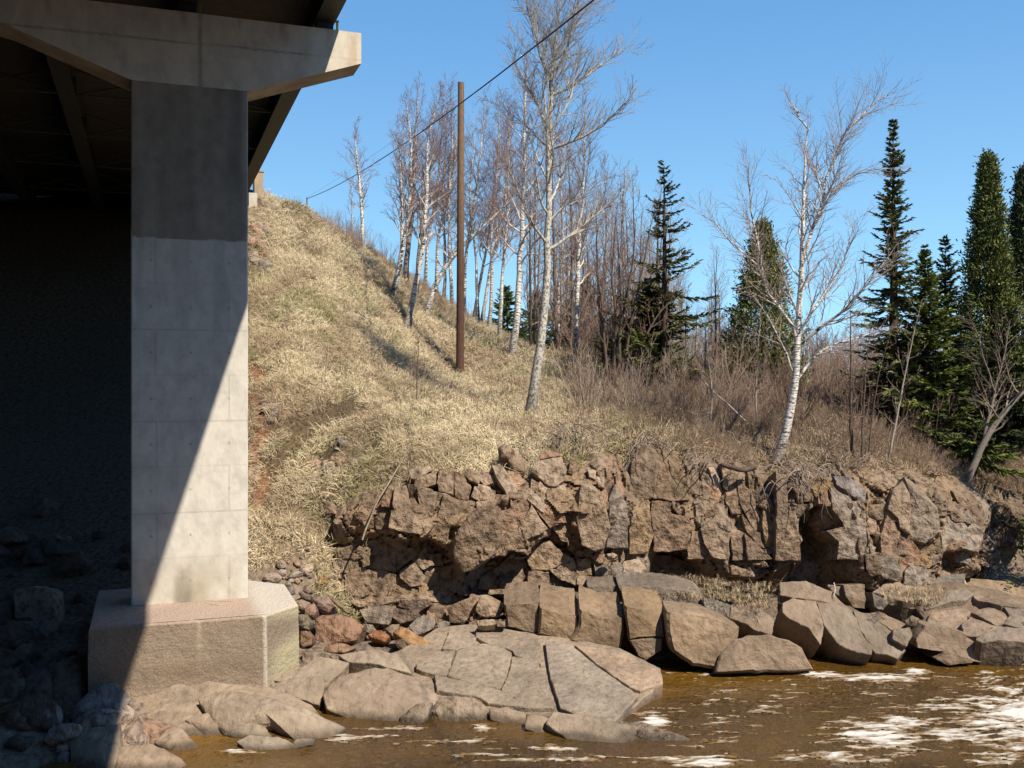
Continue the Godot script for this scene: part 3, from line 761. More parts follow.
	rock(c, b, W7, [130, 30, 250, 40, 400, 90, 420, 160, 300, 190, 150, 170], {"d": 20.3, "k": dull, "pitch": 4, "t": 0.6})

func joints(u: float, v: float, sd: int) -> PackedFloat32Array:      # [step, slope from the middle, distance to the joint, id] of the broken cell there
	var iu := floori(u)
	var iv := floori(v)
	var f1 := 9.0
	var f2 := 9.0
	var out := PackedFloat32Array([0, 0, 0, 0])
	for a in range(-1, 2):
		for b in range(-1, 2):
			var h := hash(Vector3i(iu + a, iv + b, sd))
			var cx := iu + a + 0.1 + 0.8 * (h & 1023) / 1023.0
			var cy := iv + b + 0.1 + 0.8 * ((h >> 10) & 1023) / 1023.0
			var dd := sqrt((u - cx) * (u - cx) + (v - cy) * (v - cy))
			if dd < f1:
				f2 = f1
				f1 = dd
				var p := ((h >> 4) & 255) / 127.5 - 1.0
				var q := ((h >> 14) & 255) / 127.5 - 1.0
				out[0] = ((h >> 20) & 255) / 127.5 - 1.0
				out[1] = p * (u - cx) + q * (v - cy)
				out[3] = (h & 4095) / 4095.0
			elif dd < f2: f2 = dd
	out[2] = f2 - f1
	return out

func cliff_face() -> void:          # the continuous rock behind the loose outlines, broken along its own joints
	var x0 := -3.5
	var x1 := 10.7
	var st := 0.034
	var nx := int((x1 - x0) / st)
	var ny := int(4.5 / st)
	var pts := PackedVector3Array()
	var cols := PackedColorArray()
	var tones := [brown, tan_, dull, gray.lerp(brown, 0.5), red.lerp(brown, 0.5), ochre.lerp(brown, 0.6)]
	for j in ny + 1:
		for i in nx + 1:
			var x := x0 + i * st
			var y := 0.1 + j * st
			var sw := 0.0
			var sz := 0.0
			for p in planes:
				var dx: float = (x - p[0])
				var dy: float = (y - p[1])
				var q := maxf(0.0, sqrt(dx * dx + dy * dy) - 0.6 * p[2]) + 0.04
				if q > 2.2: continue
				var wt := 1.0 / (q * q * q)
				var n: Vector3 = p[4]
				sw += wt
				sz += wt * (p[3].z - clampf((n.x * dx + n.y * dy) / maxf(n.z, 0.35), -0.5, 0.5))
			var d := cliff_depth(x) - 0.9
			if sw > 0.0: d = lerpf(d, -sz / sw, clampf(sw * 0.02, 0, 1))
			var colm := smoothstep(1.6, 2.8, x) * (1.0 - smoothstep(6.4, 7.2, x))
			var u := x * lerpf(1.35, 1.9, colm) + 0.5 * fb.get_noise_2d(x * 14.0, y * 14.0) + 0.35 * y
			var v := y * lerpf(1.8, 0.85, colm) + 0.5 * fb.get_noise_2d(x * 14.0 + 70.0, y * 14.0) - 0.25 * x
			var big := joints(u, v, 1)
			var small := joints(u * 2.3 + 9.0, v * 2.3, 2)
			var cv := big[3]
			d += 0.075 - 0.08 * big[0] - 0.17 * big[1] - 0.035 * small[0] - 0.06 * small[1]
			d += 0.09 * (1.0 - smoothstep(0.02, 0.07, big[2])) + 0.04 * (1.0 - smoothstep(0.02, 0.1, small[2]))
			d += 0.012 * ff.get_noise_2d(x * 20.0, y * 20.0)
			var lip := ground(x, cliff_depth(x) - 0.3)
			d += 1.0 * smoothstep(lip - 0.3, lip + 0.35, y + 0.25 * fb.get_noise_1d(x * 22.0)) + 8.0 * maxf(0.0, y - lip - 0.3)
			pts.append(Vector3(x, y, -d))
			var k: Color = tones[int(absf(cv) * 997.0) % 6]
			k = k.lerp(Color(0.32, 0.245, 0.18), 0.35)
			k = k * (0.82 + 0.3 * (0.5 + 0.5 * ff.get_noise_2d(x * 12.0, y * 12.0)))
			k = k.lerp(dull, clampf(0.9 * fb.get_noise_2d(x * 18.0, y * 11.0), 0, 0.6))
			cols.append(k)
	var acc := PackedVector3Array()
	acc.resize(pts.size())
	var mb := MB.new()
	var quads := PackedInt32Array()
	for j in ny:
		for i in nx:
			var a := j * (nx + 1) + i
			quads.append_array(PackedInt32Array([a, a + nx + 1, a + nx + 2, a, a + nx + 2, a + 1]))
	for i in range(0, quads.size(), 3):
		var p := pts[quads[i]]; var q := pts[quads[i + 1]]; var s := pts[quads[i + 2]]
		mb.tri(p, q, s, cols[quads[i]], cols[quads[i + 1]], cols[quads[i + 2]])
	var c: Node3D = get_node("rock_cliff")
	part("rock_face", mb.mesh(), M.rock, c, -c.position)

func build_ledges() -> void:
	var c := thing("rock_ledge", P(700, 640, 17.6), "row of square cut brown rock blocks along the far water's edge", "", "", "structure")
	var b := "ledge_block"
	rock(c, b, W6, [155, 412, 380, 396, 382, 520, 362, 602, 280, 585, 178, 552], {"d": 17.75, "k": brown, "pitch": 6, "tilt": 22, "t": 0.85, "cham": 0.05})
	rock(c, b, W6, [386, 430, 500, 462, 626, 482, 630, 558, 578, 642, 480, 625, 377, 600], {"d": 17.6, "k": brown.lerp(ochre, 0.25), "pitch": 10, "tilt": 30, "t": 0.9, "cham": 0.05})
	rock(c, b, W6, [640, 440, 780, 500, 918, 492, 926, 600, 892, 712, 740, 690, 582, 645, 634, 560], {"d": 17.45, "k": brown.lerp(ochre, 0.25), "pitch": 12, "tilt": 30, "t": 0.9, "cham": 0.06})
	rock(c, b, W7, [-32, 352, 100, 378, 224, 395, 222, 555, 60, 560, -5, 572], {"d": 17.35, "k": ochre.lerp(brown, 0.5), "pitch": 12, "tilt": 25, "t": 0.9, "cham": 0.05})
	rock(c, b, W7, [0, 582, 212, 565, 202, 640, 102, 706, 60, 692], {"d": 17.25, "k": brown, "pitch": 4, "t": 0.8, "cham": 0.05})
	rock(c, b, W7, [242, 388, 480, 408, 702, 490, 692, 582, 592, 672, 570, 756, 400, 737, 272, 642, 237, 520], {"d": 16.95, "k": tan_.lerp(ochre, 0.25), "pitch": 20, "tilt": 20, "t": 1.0, "cham": 0.07})
	rock(c, b, FULL, [734, 640, 748, 636, 766, 635, 790, 640, 803, 647, 816, 668, 780, 671, 716, 672, 720, 655], {"d": 16.8, "k": tan_, "pitch": 23, "t": 0.9, "cham": 0.04})
	rock(c, b, W7, [0, 242, 180, 236, 350, 262, 480, 302, 470, 402, 240, 382, 0, 346], {"d": 18.35, "k": gray.lerp(brown, 0.4), "pitch": 8, "tilt": 15, "t": 0.9})
	rock(c, b, W7, [480, 312, 560, 320, 640, 352, 632, 432, 540, 420, 480, 362], {"d": 18.0, "k": gray, "pitch": 12, "t": 0.8})
	rock(c, b, W6, [692, 300, 880, 295, 930, 390, 800, 385, 690, 350], {"d": 18.7, "k": gray.lerp(brown, 0.4), "pitch": 10, "tilt": 15, "t": 0.8})
	rock(c, b, W6, [885, 290, 1024, 285, 1060, 420, 940, 395], {"d": 18.55, "k": gray, "pitch": 8, "tilt": 15, "t": 0.8})
	rock(c, b, W7, [645, 352, 720, 345, 830, 350, 922, 432, 908, 530, 820, 505, 720, 462, 640, 430], {"y": 0.85, "k": tan_, "pitch": 48, "t": 0.7, "yaw": -8})
	rock(c, b, FULL, [508, 606, 540, 600, 578, 604, 625, 610, 665, 614, 700, 618, 740, 634, 735, 660, 700, 666, 660, 655, 600, 642, 550, 632, 515, 622], {"d": 18.1, "k": dull, "pitch": 14, "tilt": 20, "t": 0.8})
	rock(c, b, FULL, [784, 602, 815, 598, 850, 606, 880, 622, 905, 634, 900, 652, 878, 655, 845, 650, 815, 640, 792, 622], {"d": 17.95, "k": dull, "pitch": 45, "t": 0.8})
	rock(c, b, FULL, [905, 585, 950, 577, 1030, 590, 1034, 655, 990, 660, 940, 655, 918, 640, 925, 615], {"d": 18.35, "k": dull, "pitch": 52, "t": 0.8})
	# the tilted slabs at the right
	rock(c, b, W8, [20, 275, 90, 238, 230, 262, 276, 430, 262, 530, 190, 440, 60, 372, 20, 335], {"d": 17.6, "k": tan_, "pitch": 42, "yaw": 6, "t": 0.75})
	rock(c, b, W8, [240, 272, 340, 280, 450, 312, 542, 500, 592, 560, 582, 602, 500, 592, 380, 542, 280, 420], {"d": 17.55, "k": slab, "pitch": 46, "t": 0.9, "plain": 1})
	rock(c, b, W8, [470, 322, 560, 342, 640, 400, 722, 470, 712, 512, 802, 572, 750, 627, 612, 592, 512, 442], {"d": 17.7, "k": slab, "pitch": 46, "t": 0.9, "plain": 1})
	rock(c, b, W8, [552, 335, 642, 330, 802, 412, 728, 455], {"d": 17.9, "k": tan_, "pitch": 40, "t": 0.5})
	rock(c, b, W8, [738, 440, 832, 430, 842, 480, 812, 552, 722, 502], {"d": 17.5, "k": slab, "pitch": 32, "t": 0.7})
	rock(c, b, W8, [0, 140, 170, 130, 330, 200, 452, 310, 340, 276, 235, 260, 90, 235, 0, 215], {"d": 18.5, "k": tan_, "pitch": 58, "t": 0.6})
	rock(c, b, W8, [310, 160, 400, 170, 430, 250, 340, 200], {"d": 18.9, "k": tan_, "pitch": 30, "t": 0.6})
	rock(c, b, W8, [415, 165, 545, 160, 545, 310, 470, 300, 430, 240], {"d": 18.75, "k": brown, "pitch": 8, "t": 0.8})
	rock(c, b, W8, [595, 215, 700, 270, 660, 320, 600, 300], {"d": 18.6, "k": gray, "pitch": 10, "t": 0.8})
	rock(c, b, W8, [590, 200, 700, 190, 860, 250, 940, 300, 840, 310, 700, 262], {"d": 19.0, "k": tan_, "pitch": 62, "t": 0.5})
	rock(c, b, W8, [800, 395, 850, 350, 892, 375, 880, 420, 830, 425], {"d": 17.9, "k": brown, "pitch": 24, "t": 0.5, "rnd": 0.3})
	# the big shelf at the far right
	rock(c, b, W9, [345, 502, 400, 422, 560, 440, 702, 480, 712, 560, 752, 652, 682, 640, 532, 592, 350, 557], {"d": 17.45, "k": tan_, "pitch": 24, "tilt": 20, "t": 1.0})
	rock(c, b, W9, [720, 522, 880, 520, 1040, 530, 1060, 640, 762, 656, 702, 572], {"d": 17.5, "k": brown, "pitch": 14, "tilt": 20, "t": 1.0})
	rock(c, b, W9, [540, 592, 690, 636, 692, 655, 532, 672, 468, 632], {"d": 17.3, "k": brown, "pitch": 6, "t": 0.8})
	rock(c, b, W9, [400, 415, 430, 300, 640, 270, 680, 335, 640, 400, 625, 460, 540, 435], {"y": 0.62, "k": tan_, "pitch": 72, "t": 0.6})
	rock(c, b, W9, [640, 470, 630, 400, 690, 335, 840, 412, 780, 460, 720, 490], {"y": 0.6, "k": tan_, "pitch": 70, "t": 0.6})
	rock(c, b, W9, [690, 330, 880, 290, 932, 352, 900, 402, 842, 412], {"y": 0.7, "k": tan_, "pitch": 72, "t": 0.6})
	rock(c, b, W9, [780, 462, 845, 420, 1040, 440, 1050, 520, 760, 515, 720, 495], {"y": 0.55, "k": slab, "pitch": 70, "t": 0.6})
	rock(c, b, W9, [900, 400, 935, 350, 890, 295, 1040, 300, 1050, 380, 950, 400, 1040, 430], {"y": 0.7, "k": slab, "pitch": 72, "t": 0.6})
	rock(c, b, W9, [370, 180, 480, 160, 640, 182, 702, 222, 640, 252, 400, 262], {"y": 0.95, "k": slab, "pitch": 74, "t": 0.6})
	rock(c, b, W9, [700, 202, 900, 232, 1040, 270, 1040, 298, 880, 290, 720, 242], {"y": 0.9, "k": tan_, "pitch": 74, "t": 0.6})
	rock(c, b, W9, [640, 255, 715, 240, 875, 288, 690, 328, 645, 268], {"y": 0.78, "k": slab, "pitch": 72, "t": 0.6})
	rock(c, b, W9, [420, 92, 530, 95, 640, 92, 642, 160, 500, 165, 412, 130], {"d": 19.8, "k": gray, "pitch": 30, "t": 0.6})
	rock(c, b, W9, [660, 110, 840, 130, 1040, 150, 1040, 260, 900, 225, 700, 195, 650, 170], {"d": 20.0, "k": tan_.lerp(ochre, 0.3), "pitch": 60, "t": 0.6})
	rock(c, b, W9, [160, 130, 300, 130, 390, 150, 370, 250, 250, 260, 60, 200], {"y": 1.0, "k": tan_, "pitch": 66, "t": 0.6})

func on_slab(c: Node3D, win: Array, z: Array, pl: Dictionary, more: Dictionary) -> void:      # a sheet of the slab, lying on the slope that they share
	var sc: float = win[2] if win.size() > 2 else 6.4
	var m := Vector2.ZERO
	for i in z.size() / 2: m += Vector2(win[0] + z[2 * i] / sc, win[1] + z[2 * i + 1] / sc)
	m /= z.size() / 2
	var n := Vector3(0, sin(deg_to_rad(82.6)), cos(deg_to_rad(82.6)))
	var base := P(516.0, 675.0, (CY - 0.285) / 0.291)
	var ray := P(m.x, m.y, 1.0) - Vector3(0, CY, 0)
	var o := pl.duplicate()
	o.erase("y")
	if more.has("k"): o.k = more.k
	o.d = (base - Vector3(0, CY, 0)).dot(n) / ray.dot(n) - 0.02 * (int(m.x) % 4)
	rock(c, "slab_block", win, z, o)

func build_bedrock() -> void:
	var c := thing("bedrock_slab", P(500, 690, 15.6), "smooth grey brown bedrock sloping into the river below the pier footing", "", "", "structure")
	var b := "slab_block"
	var pl := {"y": 0.42, "k": slab, "pitch": 82.6, "yaw": 0, "t": 0.9, "plain": 1, "st": 0.08, "rel": 0.014, "gap": 0.0}
	rock(c, b, FULL, [437, 628, 470, 624, 545, 632, 620, 648, 660, 668, 660, 684, 615, 722, 545, 716, 470, 706, 437, 702, 330, 690, 345, 668, 400, 650], {"y": 0.255, "k": slab.lerp(brown, 0.25), "pitch": 82.6, "t": 0.8, "plain": 1, "rel": 0.02})
	rock(c, b, FULL, [140, 690, 200, 682, 268, 680, 310, 690, 336, 715, 310, 735, 240, 735, 190, 768, 120, 790, 60, 740], {"y": 0.1, "k": slab.lerp(brown, 0.3), "pitch": 68, "t": 0.8, "rel": 0.05})
	on_slab(c, W14, [365, 192, 440, 165, 540, 150, 640, 165, 718, 200, 690, 340, 640, 442, 300, 362], pl, {"y": 0.36})
	on_slab(c, W14, [722, 232, 800, 245, 882, 272, 952, 402, 972, 532, 780, 522, 645, 450, 692, 342], pl, {"y": 0.3})
	on_slab(c, W14, [490, 45, 640, 50, 842, 82, 897, 152, 905, 285, 735, 225, 720, 195, 545, 145, 480, 110], pl, {"y": 0.5})
	on_slab(c, FULL, [545, 641, 560, 641, 575, 648, 600, 668, 632, 690, 638, 696, 615, 721, 595, 720, 560, 708, 549, 672], pl, {"y": 0.26, "k": slab.lerp(gray, 0.3)})
	on_slab(c, FULL, [574, 645, 600, 648, 627, 653, 661, 668, 663, 682, 640, 690, 630, 687, 600, 666], pl, {"y": 0.42, "k": tan_})
	on_slab(c, W14, [270, 180, 320, 62, 412, 50, 492, 112, 470, 152, 360, 190], pl, {"y": 0.5})
	on_slab(c, W14, [100, 282, 240, 202, 352, 190, 300, 362, 200, 340, 100, 312], pl, {"y": 0.42, "pitch": 66})
	on_slab(c, W14, [215, 345, 300, 365, 640, 445, 775, 525, 975, 535, 985, 560, 800, 560, 560, 525, 480, 485, 330, 462, 235, 450], pl, {"y": 0.2, "pitch": 66})
	rock(c, b, FULL, [322, 690, 338, 673, 375, 664, 412, 668, 436, 680, 440, 692, 436, 702, 410, 713, 397, 718, 370, 715, 345, 712, 326, 703], {"y": 0.28, "k": slab.lerp(red, 0.12), "pitch": 62, "rnd": 0.15, "t": 0.9, "st": 0.1})
	rock(c, b, FULL, [300, 668, 318, 655, 350, 660, 338, 672, 322, 688, 275, 680, 268, 676], {"y": 0.42, "k": slab, "pitch": 60, "t": 0.7})
	rock(c, b, FULL, [338, 655, 372, 648, 400, 654, 412, 668, 375, 664, 352, 662], {"y": 0.55, "k": slab, "pitch": 66, "t": 0.7})
	rock(c, b, W13, [120, 212, 300, 180, 478, 170, 482, 242, 440, 352, 300, 322, 140, 272], {"y": 0.3, "k": slab, "pitch": 52, "t": 0.8, "rnd": 0.1})
	rock(c, b, W14, [572, 560, 690, 552, 808, 602, 782, 692, 580, 632], {"y": 0.1, "k": slab.lerp(brown, 0.3), "pitch": 38, "t": 0.8, "rnd": 0.15})
	rock(c, b, W14, [812, 602, 930, 612, 1040, 642, 1060, 752, 930, 742, 800, 692], {"y": 0.08, "k": slab.lerp(brown, 0.3), "pitch": 45, "t": 0.8})
	rock(c, b, FULL, [552, 712, 590, 716, 640, 724, 662, 738, 640, 746, 600, 742, 566, 736, 546, 722], {"y": 0.1, "k": slab.lerp(brown, 0.2), "pitch": 66, "t": 0.7})
	rock(c, b, FULL, [600, 716, 640, 722, 690, 736, 726, 754, 690, 750, 655, 742, 630, 730], {"y": 0.05, "k": slab.lerp(brown, 0.35), "pitch": 78, "t": 0.6, "m": "wet_rock"})
	# round backed pieces before the footing
	rock(c, b, FULL, [195, 690, 215, 684, 234, 684, 268, 692, 310, 705, 345, 720, 326, 736, 297, 738, 272, 720, 250, 722, 224, 728, 208, 712], {"y": 0.3, "k": slab, "pitch": 56, "t": 0.9, "rnd": 0.22})
	rock(c, b, W12, [280, 225, 380, 205, 480, 200, 590, 250, 640, 382, 500, 385, 272, 382], {"y": 0.35, "k": slab, "pitch": 44, "t": 0.7, "rnd": 0.15})
	rock(c, b, W12, [532, 440, 610, 410, 690, 395, 762, 480, 762, 575, 640, 577, 612, 522], {"y": 0.12, "k": slab.lerp(red, 0.15), "pitch": 44, "t": 0.7, "rnd": 0.35})
	rock(c, b, FULL, [222, 732, 245, 720, 262, 722, 272, 735, 262, 740, 238, 737], {"y": 0.08, "k": slab, "pitch": 50, "t": 0.6, "rnd": 0.2})
	rock(c, b, FULL, [237, 742, 250, 735, 280, 737, 294, 742, 283, 755, 250, 756], {"y": 0.05, "k": slab.lerp(gray, 0.4), "pitch": 52, "t": 0.6})
	rock(c, b, FULL, [296, 739, 315, 738, 314, 744, 290, 748], {"y": 0.05, "k": slab.lerp(gray, 0.4), "pitch": 55, "t": 0.5})
	rock(c, b, W12, [130, 402, 300, 392, 452, 402, 432, 470, 330, 472, 150, 462], {"y": 0.16, "k": slab.lerp(red, 0.15), "pitch": 62, "t": 0.6, "rnd": 0.15})
	rock(c, b, W12, [140, 482, 330, 470, 412, 512, 332, 582, 190, 602, 140, 562], {"y": 0.14, "k": slab.lerp(red, 0.15), "pitch": 60, "t": 0.6, "rnd": 0.2})
	rock(c, b, W12, [340, 592, 450, 485, 522, 502, 632, 622, 580, 682, 430, 642], {"y": 0.1, "k": slab.lerp(red, 0.2), "pitch": 62, "t": 0.6, "rnd": 0.15})
	rock(c, b, W12, [100, 612, 340, 602, 470, 652, 552, 712, 490, 790, 80, 790], {"y": 0.12, "k": slab.lerp(red, 0.2), "pitch": 60, "t": 0.7, "rnd": 0.15})
	rock(c, b, W12, [-200, 500, 120, 470, 130, 600, 90, 790, -220, 790], {"y": 0.2, "k": slab, "pitch": 58, "t": 0.7, "rnd": 0.2})

func build_outcrops() -> void:
	var o1 := [244, 340, 5.12]
	var sets := [
		["ledges of brown rock breaking through the grass left of the cliff", [[W0, [0, 95, 40, 85, 75, 110, 60, 150, 10, 155]], [W0, [-40, 190, 60, 190, 90, 230, 40, 260, -40, 250]], [W0, [20, 330, 90, 310, 130, 350, 90, 380, 10, 395]], [W0, [30, 395, 100, 378, 150, 420, 60, 440]], [W0, [-60, 300, 10, 290, 20, 380, -40, 400]], [W0, [-80, 390, 0, 400, 25, 470, -60, 480]], [W0, [-20, 265, 60, 262, 100, 305, 20, 325, -20, 300]], [W0, [-110, 340, -65, 330, -60, 400, -100, 410]]]],
		["small brown rock outcrop with hollows at the top left end of the cliff", [[W0, [245, 75, 275, 75, 280, 115, 245, 120]], [W0, [310, 105, 348, 112, 342, 152, 308, 150]], [W0, [212, 165, 280, 160, 292, 200, 225, 208]], [W0, [238, 120, 282, 125, 276, 158, 242, 152]], [W0, [350, 120, 400, 130, 405, 180, 352, 175]], [W0, [285, 170, 345, 160, 360, 215, 300, 225]]]],
		["grey brown broken outcrop beside the bare red earth by the pier", [[o1, [92, 255, 150, 272, 160, 342, 108, 345]], [o1, [160, 275, 240, 308, 250, 345, 168, 342]], [o1, [185, 345, 240, 350, 225, 440, 165, 442]], [o1, [108, 212, 152, 220, 142, 250, 105, 246]], [o1, [20, 650, 80, 640, 88, 720, 26, 738]], [o1, [270, 360, 310, 365, 300, 410, 268, 400]]]]]
	for s in sets:
		var first: Array = s[1][0]
		var sc: float = first[0][2] if first[0].size() > 2 else 6.4
		var at := hit(first[0][0] + first[1][0] / sc, first[0][1] + first[1][1] / sc, 17.0)
		var o := thing("rock_outcrop", at, s[0], "rock outcrop")
		for e in s[1]:
			var q: float = e[0][2] if e[0].size() > 2 else 6.4
			var m := Vector2.ZERO
			for i in e[1].size() / 2: m += Vector2(e[1][2 * i], e[1][2 * i + 1])
			m /= e[1].size() / 2
			var g := hit(e[0][0] + m.x / q, e[0][1] + m.y / q, 17.0)
			rock(o, "rock_block", e[0], e[1], {"d": -g.z - 0.16, "k": [brown, tan_, gray, red.lerp(brown, 0.5)][int(m.x) % 4], "pitch": 14 + int(m.y) % 16, "yaw": int(m.x) % 30 - 15, "t": 0.6, "rel": 0.06})

func build_boulders() -> void:
	var spec := [
		[W14, [195, 545, 240, 482, 330, 465, 420, 472, 500, 490, 577, 560, 552, 640, 430, 702, 300, 695, 202, 672], {"y": 0.14, "k": slab, "pitch": 40, "t": 0.8, "rnd": 0.45}, "smooth dome shaped boulder at the river's edge below the wide slab"],
		[W14, [0, 602, 100, 532, 210, 522, 165, 640, 110, 682, 0, 652], {"y": 0.1, "k": slab, "pitch": 46, "t": 0.6, "rnd": 0.2}, "low pointed rock wedged left of the dome shaped boulder by the water"],
		[W11, [478, 372, 520, 350, 640, 340, 720, 365, 792, 422, 742, 512, 620, 525, 560, 542, 520, 582, 470, 502], {"d": 17.6, "k": Color(0.42, 0.26, 0.18), "pitch": 32, "t": 0.8, "rnd": 0.15}, "large pink angular boulder right of the pier footing"],
		[W11, [458, 245, 500, 228, 560, 232, 602, 285, 562, 325, 500, 312], {"d": 18.2, "k": Color(0.42, 0.31, 0.27), "pitch": 30, "t": 0.5, "rnd": 0.45}, "smooth pale rounded boulder above the pink angular one"],
		[W11, [348, 258, 390, 250, 442, 270, 430, 322, 372, 325], {"d": 17.8, "k": Color(0.42, 0.33, 0.27), "pitch": 26, "t": 0.4, "rnd": 0.45}, "pale cream round stone touching the footing's far corner"],
		[W11, [408, 312, 440, 275, 475, 285, 492, 325, 470, 372, 410, 352], {"d": 17.55, "k": Color(0.38, 0.24, 0.19), "pitch": 24, "t": 0.4, "rnd": 0.5}, "pinkish egg shaped stone beside the cream round stone"],
		[W11, [378, 352, 420, 350, 462, 402, 442, 452, 380, 430], {"d": 17.3, "k": Color(0.25, 0.22, 0.17), "pitch": 14, "t": 0.4, "rnd": 0.25}, "greenish grey stone leaning on the right side of the footing"],
		[W11, [385, 455, 420, 448, 462, 492, 450, 542, 395, 562, 382, 520], {"d": 17.1, "k": Color(0.38, 0.24, 0.15), "pitch": 16, "t": 0.4, "rnd": 0.45}, "orange tan stone lowest against the footing's right side"],
		[W11, [368, 205, 400, 198, 455, 225, 445, 255, 390, 245], {"d": 18.3, "k": Color(0.29, 0.22, 0.2), "pitch": 26, "t": 0.35, "rnd": 0.4}, "purplish flat stone behind the cream round stone"],
		[W11, [268, 165, 310, 135, 335, 150, 330, 185, 295, 197], {"d": 18.6, "k": Color(0.37, 0.25, 0.17), "pitch": 24, "t": 0.35, "rnd": 0.35}, "tan stone at the back corner of the footing top"],
		[W11, [400, 160, 450, 150, 475, 190, 440, 215, 405, 195], {"d": 18.7, "k": Color(0.36, 0.28, 0.22), "pitch": 30, "t": 0.35, "rnd": 0.4}, "buff stone between the footing and the orange stone"],
		[W11, [478, 120, 520, 103, 562, 115, 545, 152, 490, 155], {"d": 19.0, "k": Color(0.42, 0.20, 0.08), "pitch": 28, "t": 0.3, "rnd": 0.3}, "bright orange stone at the foot of the grass bank"],
		[W11, [570, 612, 620, 598, 685, 605, 702, 655, 640, 668, 595, 645], {"d": 16.7, "k": slab, "pitch": 36, "t": 0.4, "rnd": 0.35}, "oval brown stone left of the small white one"],
		[W11, [700, 642, 725, 626, 755, 635, 762, 662, 740, 686, 705, 678], {"d": 16.6, "k": Color(0.75, 0.7, 0.64), "pitch": 24, "t": 0.16, "rnd": 0.4, "st": 0.0}, "small bright white stone lying on the bedrock"],
		[W11, [392, 592, 470, 585, 560, 600, 575, 660, 490, 692, 400, 672], {"d": 16.6, "k": gray.lerp(brown, 0.4), "pitch": 24, "t": 0.5, "rnd": 0.2}, "dark brown block at the bottom right corner of the footing"],
		[W11, [540, 548, 600, 530, 680, 532, 742, 560, 660, 592, 540, 577], {"d": 17.1, "k": Color(0.40, 0.27, 0.19), "pitch": 44, "t": 0.35, "rnd": 0.15}, "flat pinkish stone under the big pink boulder"],
		[W11, [665, 562, 760, 522, 810, 520, 862, 562, 830, 602, 740, 598], {"d": 17.2, "k": Color(0.29, 0.23, 0.2), "pitch": 52, "t": 0.4, "rnd": 0.15}, "grey purple flat stone right of the big pink boulder"],
		[W5, [398, 585, 450, 545, 505, 570, 600, 630, 692, 690, 640, 725, 560, 690, 480, 640], {"d": 17.35, "k": Color(0.44, 0.27, 0.14), "pitch": 46, "t": 0.4}, "orange tan flat topped slab tipped over a dark broken edge"],
		[W5, [410, 652, 470, 635, 545, 705, 640, 722, 660, 740, 580, 752, 510, 748, 430, 692], {"d": 17.2, "k": dull, "pitch": 6, "t": 0.35}, "dark broken rock under the orange tan slab"],
		[W5, [240, 602, 280, 575, 332, 570, 382, 612, 352, 650, 280, 632], {"d": 17.6, "k": Color(0.39, 0.19, 0.10), "pitch": 36, "t": 0.3, "rnd": 0.25}, "reddish hollow stone between pink boulder and orange slab"],
		[W5, [350, 562, 400, 535, 442, 532, 425, 600, 400, 612], {"d": 18.0, "k": slab, "pitch": 34, "t": 0.4, "rnd": 0.2}, "buff stone behind the orange slab"],
		[W5, [500, 545, 560, 495, 600, 480, 672, 490, 672, 562, 600, 595, 545, 602], {"d": 18.1, "k": Color(0.33, 0.29, 0.26), "pitch": 38, "t": 0.4}, "pale grey cracked boulder under the cliff's left foot"],
		[W5, [682, 530, 730, 512, 762, 522, 742, 582, 690, 572], {"d": 18.1, "k": Color(0.34, 0.30, 0.27), "pitch": 30, "t": 0.35, "rnd": 0.15}, "small grey stone right of the pale cracked boulder"],
		[W5, [672, 470, 720, 440, 745, 470, 735, 505, 680, 500], {"d": 18.5, "k": dull, "pitch": 16, "t": 0.3, "rnd": 0.2}, "small dark stone in the hollow beside the brown leaning boulder"],
		[W5, [750, 435, 850, 382, 960, 350, 975, 400, 905, 482, 855, 542, 765, 530], {"d": 18.35, "k": brown, "pitch": 12, "t": 0.7, "rnd": 0.15}, "brown leaning boulder under the dark overhang"],
		[W6, [0, 352, 62, 350, 162, 412, 112, 492, 0, 490, -30, 450], {"d": 18.1, "k": tan_, "pitch": 18, "t": 0.6}, "tan wedge boulder left of the first ledge block"],
		[W5, [210, 532, 270, 540, 300, 575, 250, 590, 212, 582], {"d": 18.0, "k": gray, "pitch": 30, "t": 0.3, "rnd": 0.2}, "grey stone at the foot of the cliff's bare left end"],
		[W6, [810, 85, 850, 78, 882, 95, 860, 112, 815, 105], {"d": 19.1, "k": pale, "pitch": 30, "t": 0.2, "rnd": 0.3}, "small pale flat stone under the grey cliff column"],
		[W6, [100, 520, 160, 515, 165, 555, 110, 555], {"d": 17.6, "k": pale.lerp(tan_, 0.5), "pitch": 20, "t": 0.2}, "little square stone in the gap before the first ledge block"],
		[W6, [-20, 512, 90, 505, 100, 545, -10, 548], {"d": 17.6, "k": pale.lerp(tan_, 0.4), "pitch": 44, "t": 0.25}, "thin pale slab below the tan wedge boulder"],
		[FULL, [14, 590, 34, 586, 52, 592, 55, 622, 30, 625, 14, 618], {"d": 16.6, "k": gray, "pitch": 10, "t": 0.5}, "square dark block standing in the shade left of the footing"],
		[FULL, [46, 728, 60, 722, 78, 724, 77, 736, 60, 740, 46, 737], {"y": 0.35, "k": Color(0.42, 0.38, 0.35), "pitch": 30, "t": 0.25, "rnd": 0.3}, "pale stone in the deep shade at bottom left"],
		[FULL, [12, 622, 40, 620, 58, 622, 55, 642, 30, 645, 12, 640], {"d": 16.2, "k": gray, "pitch": 14, "t": 0.5, "rnd": 0.15}, "flat dark stone under the square dark block in the shade"],
		[FULL, [52, 688, 66, 682, 90, 690, 88, 702, 60, 704, 50, 698], {"d": 15.0, "k": gray, "pitch": 40, "t": 0.4, "rnd": 0.2}, "flat grey stone in the shade touching the footing's left corner"],
	]
	for s in spec:
		var o := rock(self, "boulder", s[0], s[1], s[2])
		tag(o, s[3], "boulder", "boulders below the bank")

